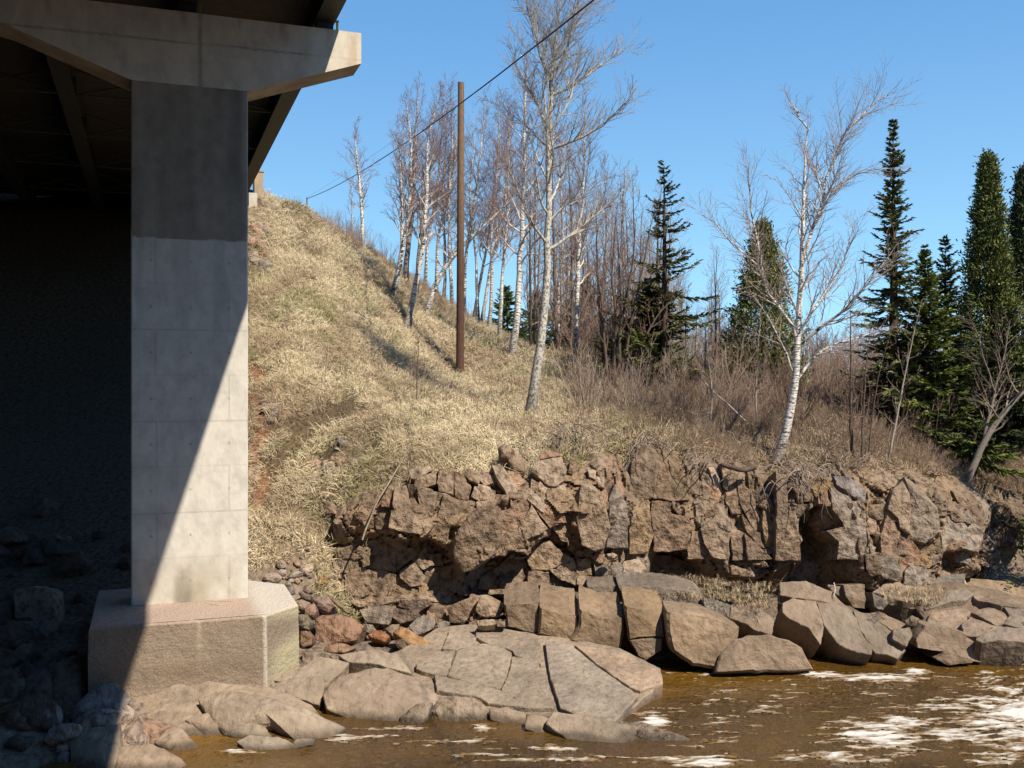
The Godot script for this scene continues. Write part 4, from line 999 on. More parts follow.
func scatter_stones() -> void:
	var kinds := []
	for k in 6:
		kinds.append([stone_mesh(300 + k, [Color(0.40, 0.32, 0.27), Color(0.48, 0.33, 0.25), Color(0.34, 0.30, 0.28), Color(0.54, 0.43, 0.36), Color(0.44, 0.38, 0.34), Color(0.38, 0.26, 0.19)][k]), k])
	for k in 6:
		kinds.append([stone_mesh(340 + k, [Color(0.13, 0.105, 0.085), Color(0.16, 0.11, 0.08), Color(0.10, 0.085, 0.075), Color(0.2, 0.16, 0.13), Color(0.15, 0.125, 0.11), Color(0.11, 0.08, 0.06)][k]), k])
	# [px, py, spread x, spread y, how many, smallest, largest, from depth, label, group]
	var beds := [
		[22, 660, 60, 60, 46, 0.25, 0.85, 12.0, "angular rubble stone in the bridge's deep shade left of the footing", "rubble under the bridge"],
		[95, 738, 45, 26, 26, 0.2, 0.7, 11.5, "rounded stone on the low bedrock at the shadow's edge before the footing", "stones before the footing"],
		[60, 560, 60, 40, 26, 0.3, 0.8, 14.0, "dark rubble stone on the shaded bank behind the footing", "rubble on the shaded bank"],
		[258, 240, 7, 24, 44, 0.2, 0.55, 26.0, "pale riprap stone below the concrete wing wall on the embankment", "riprap below the wing wall"],
		[290, 578, 26, 18, 34, 0.08, 0.3, 17.0, "small rounded stone at the foot of the grass bank beside the footing", "stones at the foot of the grass bank"],
		[338, 470, 26, 34, 44, 0.14, 0.42, 17.0, "brown stone poking out of the grass left of the cliff", "stones in the grass gully"],
		[272, 405, 10, 14, 9, 0.2, 0.5, 18.0, "dark rock outcrop stone beside the bare red earth", "stones beside the red earth"],
		[330, 305, 40, 30, 14, 0.08, 0.26, 24.0, "small pale stone showing through grass high on the embankment", "stones high on the embankment"],
		[410, 622, 60, 18, 40, 0.06, 0.2, 16.0, "small stone lying among the boulders below the cliff", "small stones below the cliff"],
		[620, 568, 50, 8, 22, 0.1, 0.26, 18.4, "small pale rubble stone lying under the cliff face", "rubble under the cliff face"],
		[900, 590, 70, 10, 18, 0.08, 0.24, 18.4, "small stone resting on the right hand rock shelf", "stones on the rock shelf"]]
	for e in beds:
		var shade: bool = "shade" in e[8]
		for i in e[4]:
			var g := hit(e[0] + rng.randfn() * e[2] * 0.6, e[1] + rng.randfn() * e[3] * 0.6, e[7])
			if -g.z > 45.0: continue
			var size := lerpf(e[5], e[6], pow(rng.randf(), 2.0))
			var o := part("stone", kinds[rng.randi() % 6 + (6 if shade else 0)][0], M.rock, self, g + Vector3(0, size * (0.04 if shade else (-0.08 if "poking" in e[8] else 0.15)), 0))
			o.basis = Basis.from_euler(Vector3(rng.randf() * 0.6, rng.randf() * TAU, rng.randf() * 0.6)).scaled_local(Vector3(size * rng.randf_range(0.9, 1.4), size * rng.randf_range(0.6, 0.9), size))
			tag(o, e[8], "stone", e[9])

# ---------------------------------------------------------------- the bridge (its own axes: x across, y up, z towards the eye)
func sheet(mb: MB, at: Callable, na: int, nb: int, tone: Callable) -> void:
	var pts := []
	var cols := []
	for j in nb + 1:
		for i in na + 1:
			var p: Vector3 = at.call(float(i) / na, float(j) / nb)
			pts.append(p)
			cols.append(tone.call(p))
	for j in nb:
		for i in na:
			var a := j * (na + 1) + i
			mb.tri(pts[a], pts[a + na + 2], pts[a + na + 1], cols[a], cols[a + na + 2], cols[a + na + 1])
			mb.tri(pts[a], pts[a + 1], pts[a + na + 2], cols[a], cols[a + 1], cols[a + na + 2])

func near_line(x: float, l: float, w := 0.013) -> float:
	return 1.0 - smoothstep(w * 0.4, w, absf(x - l))

func column_tone(p: Vector3) -> Color:
	var y := p.y
	var k := Color(0.615, 0.585, 0.535)
	var st := 0.5 + 0.5 * fb.get_noise_2d(p.x * 50.0, y * 5.0)
	var sp := 0.5 + 0.5 * ff.get_noise_2d(p.x * 30.0, y * 30.0)
	k = k * (0.86 + 0.2 * sp)
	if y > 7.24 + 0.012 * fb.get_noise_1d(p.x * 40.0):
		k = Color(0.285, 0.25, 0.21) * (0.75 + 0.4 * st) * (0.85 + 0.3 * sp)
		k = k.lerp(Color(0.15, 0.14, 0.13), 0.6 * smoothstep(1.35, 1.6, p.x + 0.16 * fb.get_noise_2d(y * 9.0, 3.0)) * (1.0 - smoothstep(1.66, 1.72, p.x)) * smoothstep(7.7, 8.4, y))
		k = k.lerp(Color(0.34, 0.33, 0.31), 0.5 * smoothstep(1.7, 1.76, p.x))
	else:
		var row := int(floor((7.24 - y) / 0.735))
		var off := (7.24 - y) - row * 0.735
		k = k * (0.95 + 0.1 * absf(sin(row * 12.9898) * 0.7))
		var line := maxf(near_line(off, 0.0), near_line(off, 0.735))
		var vx := 0.36 if row % 2 == 0 else 1.5
		if row == 4 or row == 6: vx = 0.38
		line = maxf(line, near_line(p.x, vx) * 0.9)
		k = k.lerp(Color(0.24, 0.21, 0.175), 0.5 * line * clampf(0.2 + sp, 0, 1))
		k = k.lerp(Color(0.40, 0.345, 0.25), 0.8 * smoothstep(0.35, 0.75, 0.5 + 0.5 * fb.get_noise_2d(p.x * 22.0, y * 8.0)) * (1.0 - smoothstep(1.5, 2.3, y)))
		k = k.lerp(Color(0.17, 0.15, 0.13), near_line(p.x, 0.78, 0.2) * (1.0 - smoothstep(1.6, 2.25, y + 0.25 * sp)) * 0.55)
		var hole := Vector2(fposmod(p.x, 0.6) - 0.3, off - 0.367).length()
		k = k.lerp(Color(0.2, 0.18, 0.15), 0.75 * (1.0 - smoothstep(0.012, 0.026, hole)))
		k = k.lerp(Color(0.42, 0.40, 0.37), 0.5 * near_line(fposmod(p.x + 0.3 * st, 0.61), 0.3, 0.12) * smoothstep(4.0, 7.2, y))
	return k

func cap_bottom(w: float) -> float:
	if w > 1.8: return 9.72 + (w - 1.8) / 1.88 * 0.66
	if w >= 0.0: return 9.72
	if w > -1.95: return 9.72 - w / 1.95 * 0.72
	if w > -4.35: return 10.44
	if w > -6.3: return 10.44 - (-4.35 - w) / 1.95 * 0.72
	if w > -8.1: return 9.72
	return minf(9.72 + (-8.1 - w) / 1.9 * 0.7, 10.44) if w > -12.0 else 10.44

func cap_tone(p: Vector3) -> Color:
	var st := 0.5 + 0.5 * fb.get_noise_2d(p.x * 40.0, p.y * 6.0)
	var sp := 0.5 + 0.5 * ff.get_noise_2d(p.x * 28.0, p.y * 28.0)
	var k := Color(0.60, 0.53, 0.45) * (0.72 + 0.25 * st + 0.2 * sp)
	var line := near_line(p.y, 10.42 + 0.01 * (p.x - 1.8), 0.02)
	for x in [2.32, 1.05, -0.62, -2.9, -4.5]: line = maxf(line, near_line(p.x, x, 0.02))
	k = k.lerp(Color(0.15, 0.13, 0.11), 0.65 * line * clampf(0.35 + sp, 0, 1))
	k = k.lerp(Color(0.62, 0.57, 0.48), 0.7 * smoothstep(2.6, 2.9, p.x))
	k = k.lerp(Color(0.38, 0.24, 0.12), 0.7 * near_line(p.x, 3.52, 0.11) * smoothstep(0.25, 0.7, st) + 0.5 * near_line(p.x, 3.12, 0.07) * smoothstep(10.4, 10.9, p.y))
	k = k.lerp(Color(0.16, 0.14, 0.12), 0.5 * smoothstep(0.62, 0.8, st) * smoothstep(10.35, 10.9, p.y) * (1.0 - smoothstep(2.6, 2.9, p.x)))
	return k

func footing_tone(p: Vector3) -> Color:
	var sp := 0.5 + 0.5 * ff.get_noise_2d(p.x * 24.0 + p.z * 20.0, p.y * 24.0)
	var st := 0.5 + 0.5 * fb.get_noise_2d(p.x * 14.0 + p.z * 9.0, p.y * 14.0)
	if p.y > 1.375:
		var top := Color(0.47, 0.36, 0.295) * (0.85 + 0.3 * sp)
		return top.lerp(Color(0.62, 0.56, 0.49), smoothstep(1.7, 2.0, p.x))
	var k := Color(0.30, 0.235, 0.18) * (0.75 + 0.35 * sp + 0.2 * st)
	k = k.lerp(Color(0.40, 0.31, 0.22), 1.0 - smoothstep(0.25, 0.5, p.y + 0.1 * st))
	k = k.lerp(Color(0.17, 0.115, 0.075), 0.5 * near_line(p.y, 0.62, 0.2) * st)
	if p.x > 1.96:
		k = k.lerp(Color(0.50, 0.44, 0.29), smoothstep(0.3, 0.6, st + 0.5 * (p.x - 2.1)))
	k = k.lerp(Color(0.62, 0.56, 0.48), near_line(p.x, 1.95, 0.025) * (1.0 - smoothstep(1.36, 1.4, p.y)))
	k = k.lerp(Color(0.55, 0.47, 0.38), 0.5 * near_line(p.x, 0.98, 0.03) * smoothstep(0.5, 1.3, p.y))
	return k

func i_beam(mb: MB, x: float, y0: float, y1: float, z0: float, z1: float, half: float, k: Color) -> void:
	mb.box(Vector3(x - half, y0, z0), Vector3(x + half, y0 + 0.035, z1), k)
	mb.box(Vector3(x - 0.012, y0 + 0.035, z0), Vector3(x + 0.012, y1 - 0.03, z1), k)
	mb.box(Vector3(x - half, y1 - 0.03, z0), Vector3(x + half, y1, z1), k)

func build_bridge() -> void:
	var br := thing("highway_bridge", L0, "concrete and steel highway bridge on a hammerhead pier, dark underneath", "bridge")
	br.basis = Basis(RD, Vector3.UP, -DD)
	var con: Material = M.concrete
	for at in [0.0, -8.1]:
		var mb := MB.new()
		var e := 0.02
		var fine: bool = at == 0.0
		var na := 82 if fine else 12
		var nb := 380 if fine else 20
		var yb := 1.38
		var yt := 9.72
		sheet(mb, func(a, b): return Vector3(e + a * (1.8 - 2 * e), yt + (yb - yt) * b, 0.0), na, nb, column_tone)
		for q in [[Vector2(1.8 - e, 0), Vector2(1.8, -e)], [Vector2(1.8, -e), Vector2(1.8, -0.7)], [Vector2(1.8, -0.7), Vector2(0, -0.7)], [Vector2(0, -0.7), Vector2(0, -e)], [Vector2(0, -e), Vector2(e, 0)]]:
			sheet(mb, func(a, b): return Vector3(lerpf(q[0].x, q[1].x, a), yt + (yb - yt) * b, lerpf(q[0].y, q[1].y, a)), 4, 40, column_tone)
		part("pier_column", mb.mesh(), con, br, Vector3(at, 0, 0))
	# the hammerhead cap, its ends haunched
	var cp := MB.new()
	var tip := 3.68
	var end := -18.0
	sheet(cp, func(a, b): return Vector3(lerpf(end, tip, a), lerpf(10.9, cap_bottom(lerpf(end, tip, a)), b), 0.004), 420, 40, cap_tone)
	sheet(cp, func(a, b): return Vector3(lerpf(tip, end, a), lerpf(10.9, cap_bottom(lerpf(tip, end, a)), b), -0.704), 60, 6, cap_tone)
	sheet(cp, func(a, b): return Vector3(lerpf(end, tip, a), cap_bottom(lerpf(end, tip, a)), lerpf(0.004, -0.704, b)), 140, 6, func(p): return Color(0.44, 0.36, 0.27) * (0.8 + 0.3 * fb.get_noise_2d(p.x * 30.0, p.z * 30.0)))
	sheet(cp, func(a, b): return Vector3(lerpf(end, tip, a), 10.9, lerpf(-0.704, 0.004, b)), 30, 2, func(_p): return Color(0.4, 0.37, 0.32))
	sheet(cp, func(a, b): return Vector3(tip, lerpf(10.9, cap_bottom(tip), b), lerpf(0.004, -0.704, a)), 6, 6, cap_tone)
	sheet(cp, func(a, b): return Vector3(end, lerpf(10.9, cap_bottom(end), b), lerpf(-0.704, 0.004, a)), 2, 2, cap_tone)
	part("pier_cap", cp.mesh(), con, br)
	# footings
	for at in [0.0, -8.1]:
		var plan := [Vector2(-0.55, 1.3), Vector2(1.94, 1.3), Vector2(2.52, 0.68), Vector2(2.52, -0.95), Vector2(2.0, -1.5), Vector2(-0.55, -1.5)]
		var ft := MB.new()
		var mid := Vector2(0.9, -0.1)
		for i in plan.size():
			var p: Vector2 = plan[i]
			var q: Vector2 = plan[(i + 1) % plan.size()]
			var m := int(p.distance_to(q) / 0.05)
			var bow := func(a, b):
				var g: Vector2 = p.lerp(q, a)
				var out: Vector2 = (g - mid).normalized() * (0.03 * b + 0.012 * fb.get_noise_2d(g.x * 40.0 + g.y * 31.0, b * 60.0) - (0.03 if b == 0.0 else 0.0))
				return Vector3(g.x + out.x, 1.38 - 1.95 * b - (0.0 if b > 0.0 else 0.004), g.y + out.y)
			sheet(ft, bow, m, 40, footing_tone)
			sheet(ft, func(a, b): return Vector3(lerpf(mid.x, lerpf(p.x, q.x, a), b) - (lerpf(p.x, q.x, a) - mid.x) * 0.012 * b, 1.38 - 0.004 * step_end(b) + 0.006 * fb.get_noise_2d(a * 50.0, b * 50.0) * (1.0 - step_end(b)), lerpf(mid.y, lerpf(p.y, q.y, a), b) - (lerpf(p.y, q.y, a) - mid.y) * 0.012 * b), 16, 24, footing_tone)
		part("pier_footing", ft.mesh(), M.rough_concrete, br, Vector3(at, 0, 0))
	# girders, bearings, bracing, deck
	var paint := Color(0.062, 0.057, 0.052)
	var gx := [3.1, 0.85, -1.4, -3.65, -5.9, -8.15, -10.4, -12.65, -14.9]
	for x in gx:
		var g := MB.new()
		i_beam(g, x, 11.1, 11.86, -23.6, 34.0, 0.17, paint)
		var s := -22.0
		while s < 20.0:
			g.box(Vector3(x - 0.12, 11.14, s), Vector3(x - 0.013, 11.82, s + 0.02), paint)
			g.box(Vector3(x + 0.013, 11.14, s), Vector3(x + 0.12, 11.82, s + 0.02), paint)
			s += 3.6
		part("girder", g.mesh(), M.steel, br)
		var be := MB.new()
		be.box(Vector3(x - 0.2, 10.905, -0.6), Vector3(x + 0.3, 10.95, -0.12), Color(0.36, 0.33, 0.12))
		be.box(Vector3(x - 0.14, 10.955, -0.52), Vector3(x + 0.14, 11.095, -0.2), Color(0.05, 0.05, 0.05))
		be.box(Vector3(x + 0.2, 10.955, -0.3), Vector3(x + 0.235, 11.13, -0.26), Color(0.40, 0.38, 0.16))
		be.box(Vector3(x + 0.19, 11.135, -0.31), Vector3(x + 0.245, 11.16, -0.25), Color(0.3, 0.3, 0.2))
		part("bearing", be.mesh(), M.steel, br)
	for i in gx.size() - 1:
		for s in [-18.4, -14.4, -10.6, -6.8, -3.2, 3.4, 7.2]:
			var cb := MB.new()
			var a: float = gx[i + 1] + 0.14
			var b: float = gx[i] - 0.14
			for l in [[Vector3(a, 11.2, s), Vector3(b, 11.75, s)], [Vector3(a, 11.75, s + 0.06), Vector3(b, 11.2, s + 0.06)], [Vector3(a, 11.18, s + 0.12), Vector3(b, 11.18, s + 0.12)]]:
				cb.tube(PackedVector3Array(l), PackedFloat32Array([0.024, 0.024]), 4, PackedColorArray([paint * 1.4, paint * 1.4]))
			part("cross_brace", cb.mesh(), M.steel, br)
	var dk := MB.new()
	dk.box(Vector3(-16.2, 11.9, -23.9), Vector3(3.62, 12.2, 36.0), Color(0.13, 0.12, 0.11))
	dk.box(Vector3(-16.2, 11.862, -23.7), Vector3(3.3, 11.898, 36.0), Color(0.075, 0.07, 0.062))
	part("deck_slab", dk.mesh(), con, br)
	for x in [3.2, -16.1]:
		var rl := MB.new()
		rl.box(Vector3(x, 12.203, -23.9), Vector3(x + 0.32, 13.0, 36.0), Color(0.42, 0.4, 0.36))
		part("parapet", rl.mesh(), con, br)
	# the far abutment
	var ab := MB.new()
	ab.box(Vector3(-16.4, 6.5, -25.2), Vector3(3.9, 10.95, -23.3), Color(0.34, 0.31, 0.27))
	ab.box(Vector3(-16.4, 10.953, -25.2), Vector3(3.9, 12.2, -24.0), Color(0.34, 0.31, 0.27))
	part("abutment", ab.mesh(), con, br)
	var wing := MB.new()
	wing.box(Vector3(3.905, 9.6, -29.0), Vector3(4.22, 12.35, -23.1), Color(0.55, 0.5, 0.43))
	part("wing_wall", wing.mesh(), con, br)
	var post := MB.new()
	post.box(Vector3(4.24, 11.2, -25.2), Vector3(4.58, 13.45, -24.4), Color(0.38, 0.29, 0.19))
	post.box(Vector3(4.21, 13.453, -25.23), Vector3(4.61, 13.52, -24.37), Color(0.42, 0.33, 0.23))
	part("end_post", post.mesh(), con, br)

func step_end(b: float) -> float:
	return 1.0 if b > 0.999 else 0.0

# ---------------------------------------------------------------- bare trees
class Style:
	var bark := Color(0.62, 0.58, 0.52)      # trunk
	var limb := Color(0.5, 0.46, 0.42)       # limbs
	var twig := Color(0.2, 0.13, 0.11)       # fine twigs
	var limbs := 22
	var first := 0.3
	var length := 0.32        # of the tree's height
	var rise := 0.6           # how steeply limbs climb
	var up := 0.10            # tropism
	var kids := 7
	var twigs := 5
	var fine := 0.005
	var wob := 0.16
	var mat := "bark"

func resample(pts: Array, m: int, wob: float, rs: RandomNumberGenerator) -> PackedVector3Array:
	var cv := Curve3D.new()
	for i in pts.size():
		var t: Vector3 = (pts[mini(i + 1, pts.size() - 1)] - pts[maxi(i - 1, 0)]) * 0.17
		cv.add_point(pts[i], -t, t)
	var out := PackedVector3Array()
	var l := cv.get_baked_length()
	for i in m + 1:
		var p := cv.sample_baked(l * i / m)
		if i > 0: p += Vector3(rs.randfn(), 0, rs.randfn()) * wob
		out.append(p)
	return out

func branch(mb: MB, st: Style, p: Vector3, dir: Vector3, length: float, r: float, level: int, rs: RandomNumberGenerator) -> void:
	var segs: int = [0, 6, 4, 3][level]
	var sides: int = [0, 5, 4, 3][level]
	var pts := PackedVector3Array()
	var rad := PackedFloat32Array()
	var cols := PackedColorArray()
	var d := dir
	var q := p
	for i in segs + 1:
		var t := float(i) / segs
		pts.append(q)
		var rr := maxf(r * (1.0 - 0.85 * t), st.fine * 0.55)
		rad.append(rr)
		cols.append(st.twig.lerp(st.limb, smoothstep(0.006, 0.022, rr)))
		d = (d + Vector3(rs.randfn(), rs.randfn() * 0.7, rs.randfn()) * st.wob + Vector3.UP * st.up).normalized()
		q += d * length / segs
	mb.tube(pts, rad, sides, cols)
	if level == 3: return
	var n: int = st.kids if level == 1 else st.twigs
	n = maxi(2, int(n * clampf(length / (1.6 if level == 1 else 0.7), 0.5, 1.7)))
	for k in n:
		var t := clampf((0.2 if level == 1 else 0.15) + 0.85 * (k + rs.randf()) / n, 0, 0.98)
		var f := t * segs
		var i := int(f)
		var at := pts[i].lerp(pts[i + 1], f - i)
		var dd := (pts[i + 1] - pts[i]).normalized()
		var ax := dd.cross(Vector3(rs.randfn(), rs.randfn(), rs.randfn())).normalized()
		var nd := dd.rotated(ax, rs.randf_range(0.45, 0.95))
		branch(mb, st, at, nd, length * rs.randf_range(0.3, 0.58) * (1.15 - 0.5 * t), maxf(rad[i] * 0.6, st.fine), level + 1, rs)

func bare_tree(sd: int, pts: Array, r0: float, st: Style, extra := []) -> Array:      # [trunk mesh, crown mesh], from paths in the tree's own axes
	var rs := RandomNumberGenerator.new()
	rs.seed = sd
	var height: float = (pts[-1] - pts[0]).length()
	var tp := resample(pts, 18, 0.0014 * height, rs)
	var rad := PackedFloat32Array()
	var cols := PackedColorArray()
	for i in tp.size():
		var t := float(i) / (tp.size() - 1)
		var r := r0 * (pow(1.0 - t, 0.8) * 0.97 + 0.03) * (1.0 + 0.45 * exp(-t * 30.0))
		rad.append(maxf(r, st.fine))
		cols.append((st.bark * lerpf(0.42, 1.0, smoothstep(0.0, 0.16, t))).lerp(st.limb, smoothstep(0.7, 1.0, t)).lerp(st.twig, 0.7 * smoothstep(0.94, 1.0, t)))
	var tm := MB.new()
	tm.tube(tp, rad, 9, cols)
	var cm := MB.new()
	for e in extra:              # limbs with a path of their own: [points, radius, how bushy]
		var ep := resample(e[0], 9, 0.02, rs)
		var er := PackedFloat32Array()
		var ec := PackedColorArray()
		var el := 0.0
		for i in ep.size():
			var t := float(i) / (ep.size() - 1)
			er.append(maxf(e[1] * (1.0 - 0.85 * t), st.fine))
			ec.append(st.limb.lerp(st.twig, smoothstep(0.8, 1.0, t)))
			if i: el += ep[i].distance_to(ep[i - 1])
		tm.tube(ep, er, 6, ec)
		var n := int(12 * el / 2.0 * e[2]) + 3
		for k in n:
			var t := 0.18 + 0.8 * (k + rs.randf()) / n
			var i := mini(int(t * 9.0), 8)
			var dd := (ep[i + 1] - ep[i]).normalized()
			var nd := dd.rotated(dd.cross(Vector3(rs.randfn(), rs.randfn(), rs.randfn())).normalized(), rs.randf_range(0.4, 0.85))
			branch(cm, st, ep[i].lerp(ep[i + 1], t * 9.0 - i), (nd + Vector3.UP * 0.15).normalized(), minf(el * rs.randf_range(0.22, 0.45), rs.randf_range(0.7, 1.7)) * (1.1 - 0.5 * t), maxf(er[i] * 0.5, st.fine), 2, rs)
	for k in st.limbs:
		var t := st.first + (0.99 - st.first) * (k + rs.randf()) / st.limbs
		var i := mini(int(t * 18.0), 17)
		var p := tp[i].lerp(tp[i + 1], t * 18.0 - i)
		var an := k * 2.4 + rs.randf() * 0.8
		var el := st.rise + 0.35 * rs.randfn() * 0.5 + 0.3 * t
		var dir := Vector3(cos(an) * cos(el), sin(el), sin(an) * cos(el))
		var u := (t - st.first) / (1.0 - st.first)
		var length := height * st.length * (0.55 + 0.6 * sin(PI * clampf(u * 0.8 + 0.15, 0, 1))) * rs.randf_range(0.6, 1.1) * (1.0 - 0.5 * u)
		branch(cm, st, p, dir, length, clampf(rad[i] * 0.45, st.fine, 0.06), 1, rs)
	return [tm.mesh(), cm.mesh()]

func style(over: Dictionary) -> Style:
	var s := Style.new()
	for k in over: s.set(k, over[k])
	return s

func seat(px: float, py: float, d: float) -> Vector3:          # the ground under that point, at that depth
	if py > 540.0:
		var low := P(px, py, d)
		return Vector3(low.x, ground(low.x, d) - 0.06, -d)
	var best := d
	var err := 1e9
	for i in 141:
		var q := d + (i - 70) * 0.1
		var x := (px - 512.0) / F * q
		if q < cliff_depth(x) - 0.2: continue
		var e := absf(384.0 + (CY - ground(x, q)) / q * F - py) + 0.6 * absf(q - d)
		if e < err:
			err = e
			best = q
	var gx := (px - 512.0) / F * best
	return Vector3(gx, ground(gx, best) - 0.06, -best)

func tree_at(called: String, base: Array, tops: Array, r0: float, st: Style, label: String, category := "tree", group := "", extra := [], lean := 0.0) -> Node3D:
	var at := seat(base[0], base[1], base[2])
	var o := thing(called, at, label, category, group)
	var pts := [Vector3.ZERO]
	for q in tops: pts.append(P(q[0], q[1], -at.z + lean * (base[1] - q[1]) * 0.001) - at)
	var ex := []
	for e in extra:
		var ep := []
		for i in e[0].size() / 2: ep.append(P(e[0][2 * i], e[0][2 * i + 1], -at.z + (e[3] if e.size() > 3 else 0.0) * i) - at)
		ex.append([ep, e[1], e[2]])
	var ms := bare_tree(int(base[0] * 7 + base[1] * 13), pts, r0, st, ex)
	part("trunk", ms[0], M[st.mat], o)
	part("crown", ms[1], M.twig, o)
	return o

# ---------------------------------------------------------------- evergreens
func blade(mb: MB, p: Vector3, d: Vector3, side: Vector3, length: float, w: float, k: Color) -> void:
	var m := p + d * length * 0.45
	var e := p + d * length
	var nn := side.cross(d).normalized()
	mb.tri(p, m + side * w, e, k, k, k * 1.15)
	mb.tri(p, e, m - side * w, k, k * 1.15, k)
	mb.tri(p, m + nn * w, e, k, k, k * 1.15)

func spruce(sd: int, h: float, r: float, sparse: float, dark: Color, light: Color) -> Array:
	var rs := RandomNumberGenerator.new()
	rs.seed = sd
	var tm := MB.new()
	tm.tube(PackedVector3Array([Vector3.ZERO, Vector3(0.02, h * 0.5, 0), Vector3(0, h * 0.97, 0)]), PackedFloat32Array([0.018 * h, 0.011 * h, 0.004]), 8, PackedColorArray([Color(0.12, 0.09, 0.07), Color(0.12, 0.09, 0.07), Color(0.1, 0.08, 0.05)]))
	var cm := MB.new()
	var y := h * 0.05
	while y < h * 0.985:
		var t := y / h
		var n := 6 + rs.randi() % 3
		for k in n:
			if rs.randf() < sparse: continue
			var an := rs.randf() * TAU
			var len := maxf(0.035, r * pow(1.0 - t, 0.9) * rs.randf_range(0.4, 1.15) * (0.95 + 0.85 * fb.get_noise_3d(cos(an) * 22.0, y * 17.0, sin(an) * 22.0 + sd)))
			var out := Vector3(cos(an), 0, sin(an))
			var droop := lerpf(-0.5, 0.3, t) + rs.randf_range(-0.22, 0.22)
			var pts := PackedVector3Array()
			for i in 6:
				var f := i / 5.0
				pts.append(Vector3(0, y, 0) + out * len * f + Vector3.UP * len * (droop * f + 0.22 * f * f * f))
			cm.tube(pts, PackedFloat32Array([0.02, 0.016, 0.012, 0.009, 0.006, 0.003]), 3, PackedColorArray([Color(0.1, 0.075, 0.055), Color(0.1, 0.075, 0.055), Color(0.1, 0.075, 0.055), Color(0.09, 0.08, 0.04), dark, dark]))
			var m := int(11 + len * 32)
			for q in m:
				var f := 0.12 + 0.88 * (q + rs.randf()) / m
				var i := mini(int(f * 5), 4)
				var p := pts[i].lerp(pts[i + 1], f * 5 - i)
				var dd := (pts[i + 1] - pts[i]).normalized()
				var sd2 := dd.cross(Vector3.UP).normalized() * (1 if q % 2 else -1)
				var nd := (dd * 0.75 + sd2 * rs.randf_range(0.4, 0.9) + Vector3.UP * rs.randf_range(-0.5, 0.25)).normalized()
				var side := nd.cross(Vector3.UP).normalized()
				blade(cm, p, nd, side, (0.10 + 0.2 * len * (1.0 - 0.6 * f)) * rs.randf_range(0.5, 1.1), 0.022 + 0.01 * len, dark.lerp(light, rs.randf() * rs.randf() + 0.25 * f))
		y += h * 0.013 * rs.randf_range(0.7, 1.3) + 0.02
	return [tm.mesh(), cm.mesh()]

func cedar(sd: int, h: float, r: float, dark: Color, light: Color) -> Array:
	var rs := RandomNumberGenerator.new()
	rs.seed = sd
	var tm := MB.new()
	tm.tube(PackedVector3Array([Vector3.ZERO, Vector3(0.02, h * 0.5, 0.02), Vector3(0, h * 0.95, 0)]), PackedFloat32Array([0.02 * h, 0.012 * h, 0.005]), 8, PackedColorArray([Color(0.14, 0.1, 0.075), Color(0.14, 0.1, 0.075), Color(0.1, 0.08, 0.05)]))
	var cm := MB.new()
	var clumps := int(h * 270)
	for c in clumps:
		var t := pow(rs.randf(), 0.8)
		var prof := r * pow(1.0 - t, 0.82) * (0.55 + 0.45 * smoothstep(0.0, 0.14, t)) * (1.0 + 0.3 * fb.get_noise_2d(t * 260.0, sd))
		var an := rs.randf() * TAU
		var rr := prof * sqrt(rs.randf_range(0.12, 1.0)) * (1.0 + 0.28 * fb.get_noise_3d(cos(an) * 30.0, t * h * 16.0, sin(an) * 30.0 + sd))
		var out := Vector3(cos(an), 0, sin(an))
		var p := Vector3(0, 0.02 * h + t * h * 0.97, 0) + out * rr
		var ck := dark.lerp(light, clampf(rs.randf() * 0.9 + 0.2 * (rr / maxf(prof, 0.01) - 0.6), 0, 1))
		for q in 12:
			var nd := (out * rs.randf_range(0.0, 0.9) + Vector3.UP * rs.randf_range(0.1, 0.9) + Vector3(rs.randfn(), rs.randfn(), rs.randfn()) * 0.45).normalized()
			var side := nd.cross(Vector3(rs.randfn(), rs.randfn(), rs.randfn())).normalized()
			blade(cm, p + Vector3(rs.randfn(), rs.randfn() * 1.2, rs.randfn()) * 0.085, nd, side, rs.randf_range(0.06, 0.16), rs.randf_range(0.014, 0.028), ck * rs.randf_range(0.75, 1.25))
	return [tm.mesh(), cm.mesh()]

func evergreen(called: String, base: Array, ms: Array, label: String, group := "") -> Node3D:
	var o := thing(called, seat(base[0], base[1], base[2]), label, "tree", group)
	part("trunk", ms[0], M.bark, o)
	part("crown", ms[1], M.needle, o)
	return o

